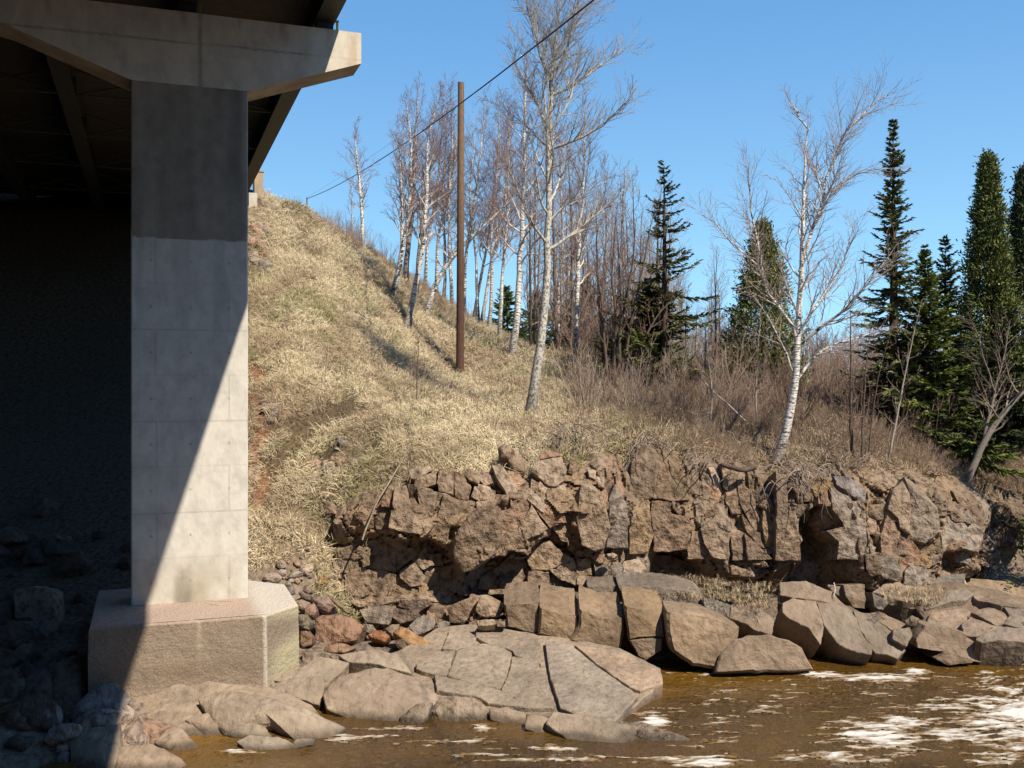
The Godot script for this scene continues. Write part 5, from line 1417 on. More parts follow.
# ---------------------------------------------------------------- shrubs and grass
func shrub_mesh(sd: int, h: float, stems: int, spread: float, st: Style) -> Array:
	var rs := RandomNumberGenerator.new()
	rs.seed = sd
	var sm := MB.new()
	var tw := MB.new()
	for k in stems:
		var an := rs.randf() * TAU
		var lean := rs.randf() * spread
		var l := h * rs.randf_range(0.6, 1.05)
		var d := Vector3(cos(an) * lean, 1, sin(an) * lean).normalized()
		var q := Vector3(cos(an), 0, sin(an)) * rs.randf() * 0.14 * h * spread - Vector3.UP * 0.08
		var pts := PackedVector3Array()
		var rad := PackedFloat32Array()
		var cols := PackedColorArray()
		var r := 0.0055 * h * rs.randf_range(0.7, 1.3) + 0.003
		for i in 8:
			var t := i / 7.0
			pts.append(q)
			rad.append(maxf(r * (1.0 - 0.8 * t), 0.0035))
			cols.append(st.limb.lerp(st.twig, t))
			d = (d + Vector3(rs.randfn(), 0, rs.randfn()) * 0.09 + Vector3.UP * 0.04).normalized()
			q += d * l / 7.0
		sm.tube(pts, rad, 4, cols)
		for j in st.kids:
			var t := 0.2 + 0.78 * (j + rs.randf()) / st.kids
			var i := mini(int(t * 7), 6)
			var dd := (pts[i + 1] - pts[i]).normalized()
			var nd := dd.rotated(dd.cross(Vector3(rs.randfn(), rs.randfn(), rs.randfn())).normalized(), rs.randf_range(0.35, 0.8))
			branch(tw, st, pts[i].lerp(pts[i + 1], t * 7 - i), nd, l * rs.randf_range(0.18, 0.36) * (1.15 - 0.6 * t), maxf(rad[i] * 0.55, st.fine), 2, rs)
	return [sm.mesh(), tw.mesh()]

func tuft_mesh(sd: int, n: int, tall: float, flop: float) -> ArrayMesh:
	var rs := RandomNumberGenerator.new()
	rs.seed = sd
	var mb := MB.new()
	for k in n:
		var an := rs.randf() * TAU
		var out := Vector3(cos(an), 0, sin(an))
		var side := Vector3(-sin(an), 0, cos(an)) * rs.randf_range(0.003, 0.0062)
		var l := tall * rs.randf_range(0.55, 1.1)
		var b := flop * rs.randf_range(0.4, 1.1)
		var p := out * rs.randf() * 0.09
		var p1 := p + out * l * 0.25 * b + Vector3.UP * l * 0.45
		var p2 := p1 + out * l * 0.42 * b + Vector3.UP * l * (0.3 - 0.34 * b)
		var tone := rs.randf_range(0.5, 1.3)
		var k0 := Color(tone * 0.8, tone * 0.78, tone * 0.75)
		var k1 := Color(tone, tone, tone)
		mb.tri(p - side, p1 - side, p1 + side, k0, k1, k1)
		mb.tri(p - side, p1 + side, p + side, k0, k1, k0)
		mb.tri(p1 - side, p2, p1 + side, k1, k1, k1)
	return mb.mesh()

func spread_over(called: String, mesh: Mesh, m: Material, spots: Array, label: String) -> void:      # spots: [Transform3D, Color]
	var mm := MultiMesh.new()
	mm.transform_format = MultiMesh.TRANSFORM_3D
	mm.use_colors = true
	mm.mesh = mesh
	mm.instance_count = spots.size()
	for i in spots.size():
		mm.set_instance_transform(i, spots[i][0])
		mm.set_instance_color(i, spots[i][1])
	var o := MultiMeshInstance3D.new()
	o.name = numbered(called)
	o.multimesh = mm
	o.material_override = m
	add_child(o, true)
	tag(o, label, "", "", "stuff")

func slope_normal(x: float, d: float) -> Vector3:
	return Vector3(-(ground(x + 0.3, d) - ground(x - 0.3, d)) / 0.6, 1.0, (ground(x, d + 0.3) - ground(x, d - 0.3)) / 0.6).normalized()

func grow_grass() -> void:
	var spots := [[], [], [], []]
	var twigs := []
	var tries := 0
	var straw := Color(0.56, 0.455, 0.285)
	var pale_ := Color(0.70, 0.60, 0.425)
	var brown_ := Color(0.30, 0.215, 0.14)
	var green := Color(0.20, 0.21, 0.07)
	while tries < 210000:
		tries += 1
		var d := 18.5 + 27.0 * pow(rng.randf(), 1.25)
		var x := rng.randf_range(-0.42, 0.56) * d
		var ba := bridge_axes(x, d)
		if ba.x < 1.5 + 0.5 * fb.get_noise_1d(d * 14.0) and ba.y > -25.5: continue
		var gx := 512.0 + x / d * F
		var gy := 384.0 + (CY - ground(x, d)) / d * F
		if Vector2((gx - 325.0) / 66.0, (gy - 465.0) / 75.0).length() < 1.0 and ff.get_noise_2d(x * 6.0, d * 6.0) > -0.05: continue
		if ba.x < 4.5 and ba.y <= -23.0 and ba.y > -30.0: continue
		var cd := cliff_depth(x)
		if x > -2.9 and d < cd - 0.55: continue
		if d < 19.0 + 0.5 * fb.get_noise_1d(x * 20.0): continue
		if rng.randf() < red_earth(x, d) * 1.3: continue
		var nz := fb.get_noise_2d(x * 7.0, d * 7.0)
		var nz2 := fb.get_noise_2d(x * 16.0 + 90.0, d * 16.0)
		var brushy := smoothstep(2.2, 4.6, x - 0.1 * (d - 21.0)) * (1.0 if d < 34 else 0.6)
		if rng.randf() < 0.72 * brushy: continue
		if nz2 < -0.22 and rng.randf() < 0.75: continue
		if gy > 535.0 and gx < 340.0 and rng.randf() < 0.8: continue
		if nz < -0.3 and rng.randf() < 0.5: continue
		if d > 36.0 and rng.randf() < 0.3: continue
		var k := straw.lerp(pale_, rng.randf())
		k = k.lerp(brown_, clampf(0.3 + 2.0 * nz, 0, 0.9) * rng.randf_range(0.4, 1.0))
		k = k.lerp(brown_, 0.6 * brushy)
		var gr := clampf(2.2 * (fb.get_noise_2d(x * 8.0 + 40.0, d * 8.0 - 20.0) - 0.1), 0, 1)
		if rng.randf() < gr * 0.6 and brushy < 0.5: k = k.lerp(green, 0.75)
		var nn := slope_normal(x, d)
		var down := Vector3(nn.x, 0, nn.z) * 0.9
		var upv := (nn * 0.6 + Vector3.UP * 0.25 + down + Vector3(rng.randfn(), 0, rng.randfn()) * 0.2).normalized()
		var bs := Basis(Quaternion(Vector3.UP, upv)) * Basis(Vector3.UP, rng.randf() * TAU)
		var s := rng.randf_range(0.7, 1.35) * (1.0 + 0.4 * clampf(nz2, -0.5, 1))
		var y := ground(x, d) - 0.02
		spots[tries % 4].append([Transform3D(bs.scaled_local(Vector3(s, s * rng.randf_range(0.7, 1.2), s)), Vector3(x, y, -d)), k])
	for i in 420:
		var px := rng.randf_range(655, 770) if i < 300 else rng.randf_range(885, 945)
		var py := 574.0 + 22.0 * rng.randf() + (px - 655.0) * 0.12 if i < 300 else 590.0 + rng.randf() * 16.0
		var d := (CY - (1.02 if i < 300 else 1.0)) / ((py - 384.0) / F)
		var s := rng.randf_range(0.4, 0.9)
		spots[i % 4].append([Transform3D(Basis(Vector3.UP, rng.randf() * TAU).scaled_local(Vector3(s, s * 0.8, s)), P(px, py, d)), straw.lerp(brown_, rng.randf())])
	for i in 4:
		spread_over("dry_grass", tuft_mesh(70 + i, [13, 13, 10, 9][i], [0.2, 0.28, 0.36, 0.5][i], [1.25, 1.1, 0.85, 1.4][i]), M.grass, spots[i], "matted dry straw grass covering the embankment and cliff top")
	# low woody stems over the right part of the cliff top
	var us := style({"limb": Color(0.30, 0.22, 0.16), "twig": Color(0.34, 0.25, 0.18), "kids": 4, "twigs": 3, "fine": 0.003})
	for i in 5200:
		var d := rng.randf_range(20.5, 34.0)
		var x := rng.randf_range(0.06, 0.56) * d
		if x < 1.6 + 0.12 * (d - 20) + 1.4 * fb.get_noise_1d(d * 12.0): continue
		if d < cliff_depth(x) - 0.45: continue
		var nn := slope_normal(x, d)
		var bs := Basis(Quaternion(Vector3.UP, (nn + Vector3.UP * 1.2 + Vector3(rng.randfn(), 0, rng.randfn() + 0.5) * 0.3).normalized())) * Basis(Vector3.UP, rng.randf() * TAU)
		var s := rng.randf_range(0.35, 1.0)
		twigs.append([Transform3D(bs.scaled(Vector3.ONE * s), Vector3(x, ground(x, d), -d)), Color(1, 1, 1) * rng.randf_range(0.6, 1.3)])
	for i in 1500:
		var d := 19.5 + 20.0 * rng.randf()
		var x := rng.randf_range(-0.3, 0.1) * d
		if fb.get_noise_2d(x * 10.0, d * 10.0 + 33.0) < 0.0 or bridge_axes(x, d).x < 1.6 or (x > -2.9 and d < cliff_depth(x) - 0.3): continue
		var s := rng.randf_range(0.25, 0.75)
		twigs.append([Transform3D(Basis(Quaternion(Vector3.UP, (slope_normal(x, d) + Vector3.UP + Vector3(rng.randfn(), 0, rng.randfn()) * 0.4).normalized())).scaled(Vector3.ONE * s), Vector3(x, ground(x, d), -d)), Color(0.85, 0.85, 0.85) * rng.randf_range(0.45, 1.2)])
	var tw := shrub_mesh(991, 0.75, 6, 0.9, us)
	var st := SurfaceTool.new()
	st.append_from(tw[0], 0, Transform3D.IDENTITY)
	st.append_from(tw[1], 0, Transform3D.IDENTITY)
	spread_over("undergrowth", st.commit(), M.twig, twigs, "low reddish brown leafless undergrowth over the cliff top and among the grass")

func plant() -> void:
	var birch := {"bark": Color(0.86, 0.82, 0.76), "limb": Color(0.62, 0.55, 0.49), "twig": Color(0.25, 0.16, 0.135), "mat": "birch_bark", "limbs": 26, "first": 0.3, "length": 0.2, "rise": 0.75, "up": 0.06, "kids": 12, "twigs": 8, "fine": 0.0048}
	var dark := {"bark": Color(0.17, 0.13, 0.105), "limb": Color(0.16, 0.115, 0.09), "twig": Color(0.19, 0.12, 0.10), "limbs": 20, "first": 0.3, "length": 0.22, "rise": 0.8, "kids": 8, "twigs": 6}
	# the big poplar in the middle
	tree_at("poplar_tree", [530, 418, 25.5], [[538, 365], [545, 300], [549, 200], [549, 120], [555, 50], [566, -45]], 0.12,
		style({"mat": "poplar_bark", "bark": Color(0.66, 0.625, 0.56), "limb": Color(0.55, 0.52, 0.465), "twig": Color(0.36, 0.31, 0.27), "limbs": 26, "first": 0.42, "length": 0.23, "rise": 0.75, "up": 0.1, "kids": 12, "twigs": 8, "fine": 0.0052}),
		"tallest bare grey poplar at the cliff edge, its top cut by the frame", "tree", "", [
		[[549, 96, 575, 84, 605, 62, 634, 44], 0.045, 1.6, 0.15], [[548, 250, 566, 238, 600, 212, 632, 182], 0.045, 1.5, 0.25], [[547, 245, 532, 222, 518, 192, 505, 160], 0.04, 1.3, -0.2],
		[[549, 135, 538, 105, 522, 78, 508, 45], 0.045, 1.4, 0.2], [[549, 150, 580, 138, 610, 120, 636, 88], 0.04, 1.6, -0.2], [[551, 85, 540, 50, 530, 15, 524, -30], 0.05, 1.4, 0.15], [[552, 80, 570, 40, 578, 5, 590, -40], 0.045, 1.4, -0.15]])
	# the white birch on the cliff to the right
	tree_at("birch_tree", [775, 462, 21.2], [[786, 432], [794, 390], [798, 340], [801, 280], [803, 230], [806, 160], [809, 108]], 0.097,
		style(birch.merged({"bark": Color(0.84, 0.81, 0.76), "limb": Color(0.74, 0.7, 0.64), "twig": Color(0.36, 0.29, 0.26), "fine": 0.004, "limbs": 18, "first": 0.36, "length": 0.2, "kids": 11, "twigs": 8}, true)),
		"big white birch with arching limbs on the right part of the cliff", "tree", "", [
		[[800, 272, 812, 230, 825, 190, 842, 140, 868, 108, 893, 92], 0.05, 1.5, 0.1], [[815, 225, 835, 190, 862, 172, 896, 168], 0.03, 1.4, -0.2], [[797, 345, 790, 322, 768, 290, 757, 240, 752, 205, 748, 168], 0.042, 1.5, -0.12],
		[[796, 378, 782, 345, 766, 312, 750, 292, 735, 296], 0.03, 0.5, -0.15], [[800, 330, 820, 298, 842, 265, 856, 220], 0.035, 1.5, 0.25], [[799, 345, 830, 320, 862, 292, 900, 238], 0.04, 1.4, -0.25], [[809, 130, 800, 118, 790, 102, 784, 90], 0.025, 1.6, 0.1],
		[[757, 265, 735, 245, 712, 222, 690, 205], 0.02, 1.0, 0.2], [[797, 380, 820, 352, 850, 340, 884, 330], 0.035, 1.3, 0.2]])
	# the stand of birches on the embankment, each with its own lean
	var g := "birches on the embankment"
	var spec := [
		[[364, 252, 40], [[361, 200], [357, 160], [354, 122]], 0.085, "lone slim white birch farthest up the embankment by the skyline"],
		[[352, 246, 41], [[352, 210], [351, 178]], 0.05, "thin small birch just left of the lone skyline birch"],
		[[392, 298, 35], [[399, 268], [408, 215], [411, 150], [405, 95]], 0.10, "pale birch leaning right at its foot, lowest left of the stand"],
		[[405, 283, 37], [[408, 250], [413, 205], [414, 150], [420, 82]], 0.11, "dark barked birch behind the lowest left leaning birch"],
		[[407, 325, 32.5], [[414, 292], [423, 245], [427, 190], [428, 140], [441, 92]], 0.10, "bright white birch with a curved foot, nearest of the left stand"],
		[[424, 318, 33], [[435, 288], [452, 258], [476, 233], [499, 212], [520, 190]], 0.105, "white birch leaning far over to the right behind the utility pole"],
		[[425, 283, 38], [[428, 240], [437, 190], [441, 140], [446, 80]], 0.08, "slender birch rising between the curved birch and the pole"],
		[[437, 285, 37.5], [[438, 240], [448, 195], [455, 160], [458, 118]], 0.085, "slender leaning birch directly left of the pole"],
		[[453, 308, 37], [[450, 260], [449, 200], [452, 140], [450, 86]], 0.085, "straight birch half hidden behind the left edge of the pole"],
		[[464, 300, 38], [[466, 255], [474, 205], [481, 150], [486, 92]], 0.09, "birch directly right of the pole, leaning right in its upper half"],
		[[473, 318, 37], [[480, 285], [486, 250], [492, 210], [497, 150]], 0.08, "thin birch right of the pole with a dark stem"],
		[[482, 318, 37], [[490, 270], [497, 240], [505, 200], [508, 120]], 0.085, "left one of the two close birches between pole and tall white birch"],
		[[500, 320, 34], [[502, 285], [506, 230], [508, 180], [510, 110]], 0.085, "slim white birch just left of the tall white birch by the poplar"],
		[[513, 358, 31], [[517, 310], [521, 255], [524, 180], [525, 110], [527, 52]], 0.115, "tall white birch next left of the big grey poplar"],
		[[574, 366, 33], [[577, 310], [579, 240], [584, 170], [586, 95]], 0.085, "grey birch standing right of the big poplar's trunk"],
		[[600, 372, 37], [[602, 300], [606, 240], [604, 160]], 0.075, "thin dark birch in the brush right of the big poplar"],
		[[397, 290, 39], [[401, 255], [402, 210], [400, 160], [398, 120]], 0.075, "slim birch standing behind the lowest left leaning birch"],
		[[416, 296, 38], [[419, 250], [425, 200], [433, 150], [434, 110]], 0.08, "slim white birch between the dark barked birch and the curved birch"],
		[[444, 300, 39], [[445, 250], [443, 190], [447, 130], [446, 95]], 0.075, "upright white birch just left of the pole, behind the leaning ones"],
		[[489, 330, 36], [[492, 290], [492, 230], [497, 170], [500, 100]], 0.085, "upright white birch in the gap between pole and tall white birch"],
		[[478, 312, 41], [[476, 260], [470, 200], [474, 140], [472, 100]], 0.07, "pale thin birch leaning left, right behind the pole"],
		[[560, 360, 36], [[558, 300], [563, 240], [560, 170], [566, 120]], 0.08, "white birch close behind the right side of the big poplar"],
	]
	var n := 0
	for s in spec:
		n += 1
		var b := birch.duplicate()
		b.limbs = 30 if s[2] > 0.07 else 9
		if "dark" in s[3]: b.bark = Color(0.38, 0.33, 0.3)
		if "lone" in s[3] or "thin small" in s[3]: b.limb = Color(0.6, 0.55, 0.5)
		b.length = 0.19 if n < 12 else 0.22
		tree_at("birch_tree", s[0], s[1], s[2], style(b), s[3], "tree", g)
	# many stemmed dark trees in front of the thicket
	var dk := style(dark.merged({"limbs": 14, "first": 0.25, "length": 0.24}, true))
	for s in [[[612, 392, 26.5], [[616, 330], [612, 270], [618, 200]], "leftmost dark stem of the clump above the brown rock"], [[618, 393, 26.6], [[622, 320], [634, 250], [632, 175]], "second dark stem of the clump, straightest one"],
			[[622, 393, 26.4], [[628, 340], [640, 280], [655, 205]], "third dark stem of the clump, leaning right"], [[626, 394, 26.5], [[640, 350], [662, 310], [690, 290]], "lowest dark stem of the clump, bending far right"], [[609, 391, 26.8], [[604, 340], [600, 290], [590, 240]], "dark stem of the clump bending left"]]:
		tree_at("alder_tree", s[0], s[1], 0.055, dk, s[2], "tree", "dark stems above the brown rock")
	# right hand side: leaning grey trees and thin saplings before the evergreens
	tree_at("leaning_tree", [963, 490, 22.2], [[975, 462], [990, 432], [1008, 408], [1040, 375], [1080, 330]], 0.09, style({"bark": Color(0.33, 0.29, 0.25), "limb": Color(0.3, 0.25, 0.21), "twig": Color(0.22, 0.16, 0.14), "limbs": 12, "first": 0.3, "length": 0.25, "rise": 0.5}),
		"grey tree leaning out to the right edge over the dark hollow", "tree", "", [[[980, 455, 988, 420, 995, 390, 1003, 360, 1010, 320], 0.045, 1.0, 0.1], [[995, 392, 985, 362, 978, 335, 968, 312], 0.025, 0.8, -0.1]])
	var sap := style({"bark": Color(0.48, 0.43, 0.36), "limb": Color(0.42, 0.36, 0.29), "twig": Color(0.32, 0.25, 0.2), "limbs": 14, "first": 0.2, "length": 0.2, "rise": 0.5, "kids": 4, "twigs": 4})
	for s in [[[886, 470, 21.6], [[898, 410], [908, 360], [922, 300]], 0.03, "pale slim sapling leaning right before the dark evergreens"], [[944, 428, 22.5], [[950, 400], [955, 375], [950, 352]], 0.02, "short pale sapling right of the slim leaning sapling"],
			[[758, 440, 21.6], [[756, 400], [758, 350], [762, 300]], 0.022, "thin stem left of the big white birch's foot"], [[708, 442, 22.0], [[712, 390], [707, 350], [710, 300]], 0.02, "thin bare stem rising from the brush above the cliff cleft"], [[924, 455, 21.8], [[930, 420], [936, 390], [934, 360]], 0.018, "thin stem between the two pale saplings"]]:
		tree_at("sapling", s[0], s[1], s[2], sap, s[3])
	var ds := style(dark.merged({"limbs": 13, "first": 0.22, "length": 0.17, "rise": 0.2, "kids": 5, "up": 0.02}, true))
	for s in [[[853, 462, 21.4], [[851, 420], [851, 370], [850, 300]], 0.04, "dark straight stem on the grassy knob right of the white birch"], [[862, 468, 21.5], [[863, 420], [866, 370], [872, 310]], 0.026, "left of two thin dark stems beside the dark straight stem"], [[868, 470, 21.4], [[872, 420], [880, 370], [892, 330]], 0.022, "right of two thin dark stems, leaning right"]]:
		tree_at("dark_sapling", s[0], s[1], s[2], ds, s[3], "tree")
	tree_at("sapling", [415, 410, 27.5], [[417, 395], [417, 375], [419, 340]], 0.02, style(dark.merged({"limbs": 5, "first": 0.3, "length": 0.18}, true)), "small bare bush stem alone on the open grass slope")
	tree_at("sapling", [322, 440, 21.8], [[324, 410], [325, 380], [328, 345]], 0.01, style(dark.merged({"limbs": 4, "first": 0.4, "length": 0.1, "bark": Color(0.3, 0.24, 0.17)}, true)), "single thin weed stalk on the left part of the grass slope")
	# evergreens
	var needles := [Color(0.06, 0.075, 0.035), Color(0.22, 0.235, 0.09)]
	evergreen("spruce_tree", [893, 440, 29.0], spruce(11, 7.9, 1.4, 0.05, needles[0], needles[1]), "tall narrow dark spruce with a thin spire, right of the white birch")
	evergreen("spruce_tree", [664, 392, 31.0], spruce(12, 6.7, 2.0, 0.7, Color(0.055, 0.06, 0.028), Color(0.19, 0.18, 0.075)), "ragged half bare spruce right of the clump of dark stems")
	evergreen("cedar_tree", [763, 396, 33.0], cedar(13, 4.9, 1.5, Color(0.07, 0.085, 0.024), Color(0.27, 0.28, 0.075)), "cone shaped green cedar behind the white birch's left limbs")
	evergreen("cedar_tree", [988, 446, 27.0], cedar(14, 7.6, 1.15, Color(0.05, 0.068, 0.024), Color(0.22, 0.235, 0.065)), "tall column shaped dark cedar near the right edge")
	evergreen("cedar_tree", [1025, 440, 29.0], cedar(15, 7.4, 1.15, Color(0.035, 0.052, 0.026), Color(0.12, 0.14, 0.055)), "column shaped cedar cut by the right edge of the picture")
	evergreen("fir_tree", [925, 450, 26.5], spruce(16, 5.1, 1.75, 0.05, Color(0.065, 0.095, 0.026), Color(0.25, 0.28, 0.07)), "bright green bushy fir between the tall spruce and the cedar")
	evergreen("fir_tree", [945, 450, 30.0], spruce(17, 5.5, 1.7, 0.25, needles[0], Color(0.07, 0.085, 0.035)), "thin topped dark fir behind the bright green fir")
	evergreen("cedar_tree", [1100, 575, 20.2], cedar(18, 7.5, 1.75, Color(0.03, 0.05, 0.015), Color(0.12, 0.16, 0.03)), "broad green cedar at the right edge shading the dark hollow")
	evergreen("fir_tree", [584, 374, 37.0], spruce(19, 3.3, 1.9, 0.1, Color(0.06, 0.085, 0.028), Color(0.2, 0.235, 0.07)), "green fir half hidden in the thicket right of the poplar trunk")
	evergreen("fir_tree", [507, 345, 45.0], spruce(20, 2.9, 1.9, 0.3, Color(0.08, 0.11, 0.04), Color(0.25, 0.29, 0.1)), "green fir far behind the birches left of the poplar")
	evergreen("fir_tree", [648, 388, 30.0], spruce(21, 3.2, 1.9, 0.15, Color(0.055, 0.08, 0.025), Color(0.19, 0.22, 0.065)), "small green fir right behind the clump of dark stems")
	evergreen("fir_tree", [538, 362, 46.0], spruce(22, 3.6, 2.2, 0.1, Color(0.03, 0.05, 0.02), Color(0.09, 0.11, 0.045)), "low green fir far behind the poplar's trunk")
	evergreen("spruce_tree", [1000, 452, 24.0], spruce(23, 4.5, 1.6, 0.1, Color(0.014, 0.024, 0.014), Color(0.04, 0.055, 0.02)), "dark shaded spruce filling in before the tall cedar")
	# the thicket behind
	var thick := []
	for k in 5:
		var st := style(dark.merged({"bark": [Color(0.15, 0.12, 0.105), Color(0.4, 0.36, 0.32), Color(0.12, 0.095, 0.08), Color(0.25, 0.19, 0.16), Color(0.3, 0.26, 0.22)][k], "limb": Color(0.27, 0.225, 0.19), "twig": Color(0.30, 0.235, 0.20), "fine": 0.0042, "limbs": 24, "first": 0.1, "length": 0.27, "rise": 0.55, "kids": 8, "twigs": 6}, true))
		var h := 4.6
		thick.append(bare_tree(800 + k, [Vector3.ZERO, Vector3(0.1 * (k - 2), h * 0.5, 0.1), Vector3(0.16 * (k - 2), h, 0.0)], 0.05, st))
	var first := [null, null, null, null, null]
	var taken := []
	for i in 135:
		var d := rng.randf_range(28.0, 46.0)
		var px := rng.randf_range(560, 1010) if i < 60 else rng.randf_range(530, 725)
		var x := (px - 512.0) / F * d
		if px > 780 and px < 880 and rng.randf() < 0.7: continue
		if px > 470 and px < 600 and d < 33: continue
		var k := rng.randi() % 5
		var at := Vector3(x, ground(x, d) - 0.05, -d)
		var s := rng.randf_range(0.7, 1.35) * (1.0 if px < 680 else 0.62)
		if px < 600: s *= 1.1
		var label := "leafless grey brown tree in the thicket behind the cliff top"
		if first[k] == null:
			var o := thing("thicket_tree", at, label, "tree", "bare trees of the thicket")
			part("trunk", thick[k][0], M.bark, o)
			part("crown", thick[k][1], M.twig, o)
			o.scale = Vector3.ONE * s
			first[k] = o
		else:
			dup(first[k], at, rng.randf() * TAU, Vector3(s, s * rng.randf_range(0.9, 1.2), s))
	# shrubs
	var sh := []
	var kinds := [["reddish brown leafless shrub on the cliff top", Color(0.26, 0.185, 0.145), Color(0.32, 0.225, 0.18)], ["grey brown leafless shrub on the cliff top", Color(0.33, 0.27, 0.215), Color(0.38, 0.305, 0.24)], ["dark leafless shrub on the cliff top", Color(0.11, 0.08, 0.065), Color(0.15, 0.1, 0.08)]]
	for k in 3: sh.append(shrub_mesh(900 + k, 1.9, 11, 0.75, style({"limb": kinds[k][1], "twig": kinds[k][2], "kids": 8, "twigs": 4, "fine": 0.0038})))
	var made := [null, null, null]
	for i in 300:
		var d := rng.randf_range(22.5, 40.0)
		var px := rng.randf_range(575, 1015)
		if i >= 220: px = rng.randf_range(325, 470); d = rng.randf_range(36, 41)
		if i >= 262: d = rng.randf_range(21.2, 23.0); px = rng.randf_range(690, 960)
		var x := (px - 512.0) / F * d
		if d < cliff_depth(x) + 0.5: continue
		if px > 800 and px < 850 and d < 27: continue
		var k: int = [0, 0, 1, 2][rng.randi() % 4]
		var s := rng.randf_range(0.5, 1.15) * (1.0 if i < 220 else 0.55) * (1.35 if d > 30 and i < 220 else 1.0)
		var at := Vector3(x, ground(x, d) - 0.03, -d)
		if made[k] == null:
			var o := thing("bare_shrub", at, kinds[k][0], "shrub", kinds[k][0].replace("shrub", "shrubs"))
			part("stems", sh[k][0], M.twig, o)
			part("twigs", sh[k][1], M.twig, o)
			o.scale = Vector3.ONE * s
			made[k] = o
		else:
			dup(made[k], at, rng.randf() * TAU, Vector3(s, s, s))

func stick(called: String, pts: Array, r0: float, r1: float, k: Color, label: String, category: String) -> void:
	var mid: Vector3 = pts[0]
	var rs := RandomNumberGenerator.new()
	rs.seed = int(absf(mid.x) * 1000.0)
	var rel := []
	for p in pts: rel.append(p - mid)
	var tp := resample(rel, 10, r0 * 0.3, rs)
	var rad := PackedFloat32Array()
	var cols := PackedColorArray()
	for i in tp.size():
		rad.append(lerpf(r0, r1, i / 10.0)); cols.append(k * rs.randf_range(0.8, 1.15))
	var mb := MB.new()
	mb.tube(tp, rad, 6, cols)
	tag(part(called, mb.mesh(), M.bark, self, mid), label, category)

func lying() -> void:
	stick("fallen_log", [hit(356, 316, 25.0) + Vector3(0, 0.1, 0), hit(366, 325, 25.0) + Vector3(0, 0.1, 0), hit(377, 335, 25.0) + Vector3(0, 0.06, 0)], 0.09, 0.07, Color(0.13, 0.1, 0.08), "short dark log lying on the open grass slope left of the birches", "log")
	stick("fallen_log", [hit(424, 319, 25.0) + Vector3(0, 0.08, 0), hit(432, 324, 25.0) + Vector3(0, 0.08, 0), hit(442, 330, 25.0) + Vector3(0, 0.05, 0)], 0.07, 0.05, Color(0.55, 0.5, 0.44), "pale birch log lying at the foot of the far leaning birch", "log")
	stick("dead_branch", [P(410, 446, 19.9), P(392, 478, 19.5), P(376, 505, 19.1), P(362, 540, 18.9)], 0.012, 0.02, Color(0.42, 0.34, 0.25), "long pale dead stem slanting down the left end of the cliff", "branch")
	stick("dead_branch", [P(722, 464, 20.0), P(732, 468, 19.9), P(744, 470, 19.9), P(754, 467, 20.1)], 0.05, 0.06, Color(0.14, 0.10, 0.08), "dark crooked log sticking out of the cliff top left of the white birch", "branch")
	stick("dead_branch", [P(698, 376, 23.0), P(714, 392, 22.8), P(732, 408, 22.4), P(748, 424, 22.0)], 0.014, 0.02, Color(0.55, 0.5, 0.44), "pale dead branch lying over the brush left of the white birch", "branch")
	stick("dead_branch", [P(962, 575, 20.3), P(964, 580, 20.1), P(967, 587, 19.8)], 0.02, 0.02, Color(0.6, 0.52, 0.38), "short pale stick on the right hand rock shelf", "branch")
	stick("dead_branch", [P(333, 600, 18.3), P(342, 608, 18.2), P(350, 614, 18.1)], 0.035, 0.03, Color(0.28, 0.19, 0.13), "short brown piece of wood on the stones right of the footing", "branch")
	stick("dead_branch", [P(834, 583, 18.9), P(835, 590, 18.5), P(834, 597, 18.4)], 0.012, 0.01, Color(0.6, 0.56, 0.5), "thin white twig standing on the tilted slabs", "branch")
	# roots and dead stems hanging over the lip
	var rs := RandomNumberGenerator.new()
	rs.seed = 66
	for e in [[572, 425, 21.0, 9], [600, 440, 20.9, 8], [556, 432, 20.9, 6], [655, 440, 20.6, 6], [800, 462, 20.3, 9], [812, 470, 20.0, 8], [795, 480, 19.9, 7], [705, 455, 20.3, 6], [640, 438, 20.8, 6], [850, 455, 20.5, 6]]:
		var mb := MB.new()
		var at := P(e[0], e[1], e[2])
		for k in e[3] * 3:
			var pts := PackedVector3Array()
			var rad := PackedFloat32Array()
			var cols := PackedColorArray()
			var q := Vector3(rs.randfn() * 0.3, rs.randfn() * 0.06, rs.randfn() * 0.2)
			var d := Vector3(rs.randfn() * 0.7, -0.2 + rs.randfn() * 0.3, 0.55).normalized()
			var kk := Color(0.17, 0.125, 0.1).lerp(Color(0.38, 0.31, 0.24), rs.randf() * rs.randf())
			var l := rs.randf_range(0.35, 1.1)
			for i in 7:
				pts.append(q); rad.append(lerpf(0.014, 0.003, i / 6.0) * rs.randf_range(0.7, 1.2)); cols.append(kk)
				d = (d + Vector3(rs.randfn() * 0.25, -0.24 + rs.randfn() * 0.15, rs.randfn() * 0.15)).normalized()
				q += d * l / 7.0
			mb.tube(pts, rad, 4, cols)
		tag(part("root_tangle", mb.mesh(), M.twig, self, at), "tangle of bare brown roots and stems hanging over the cliff lip", "roots", "root tangles along the cliff lip")

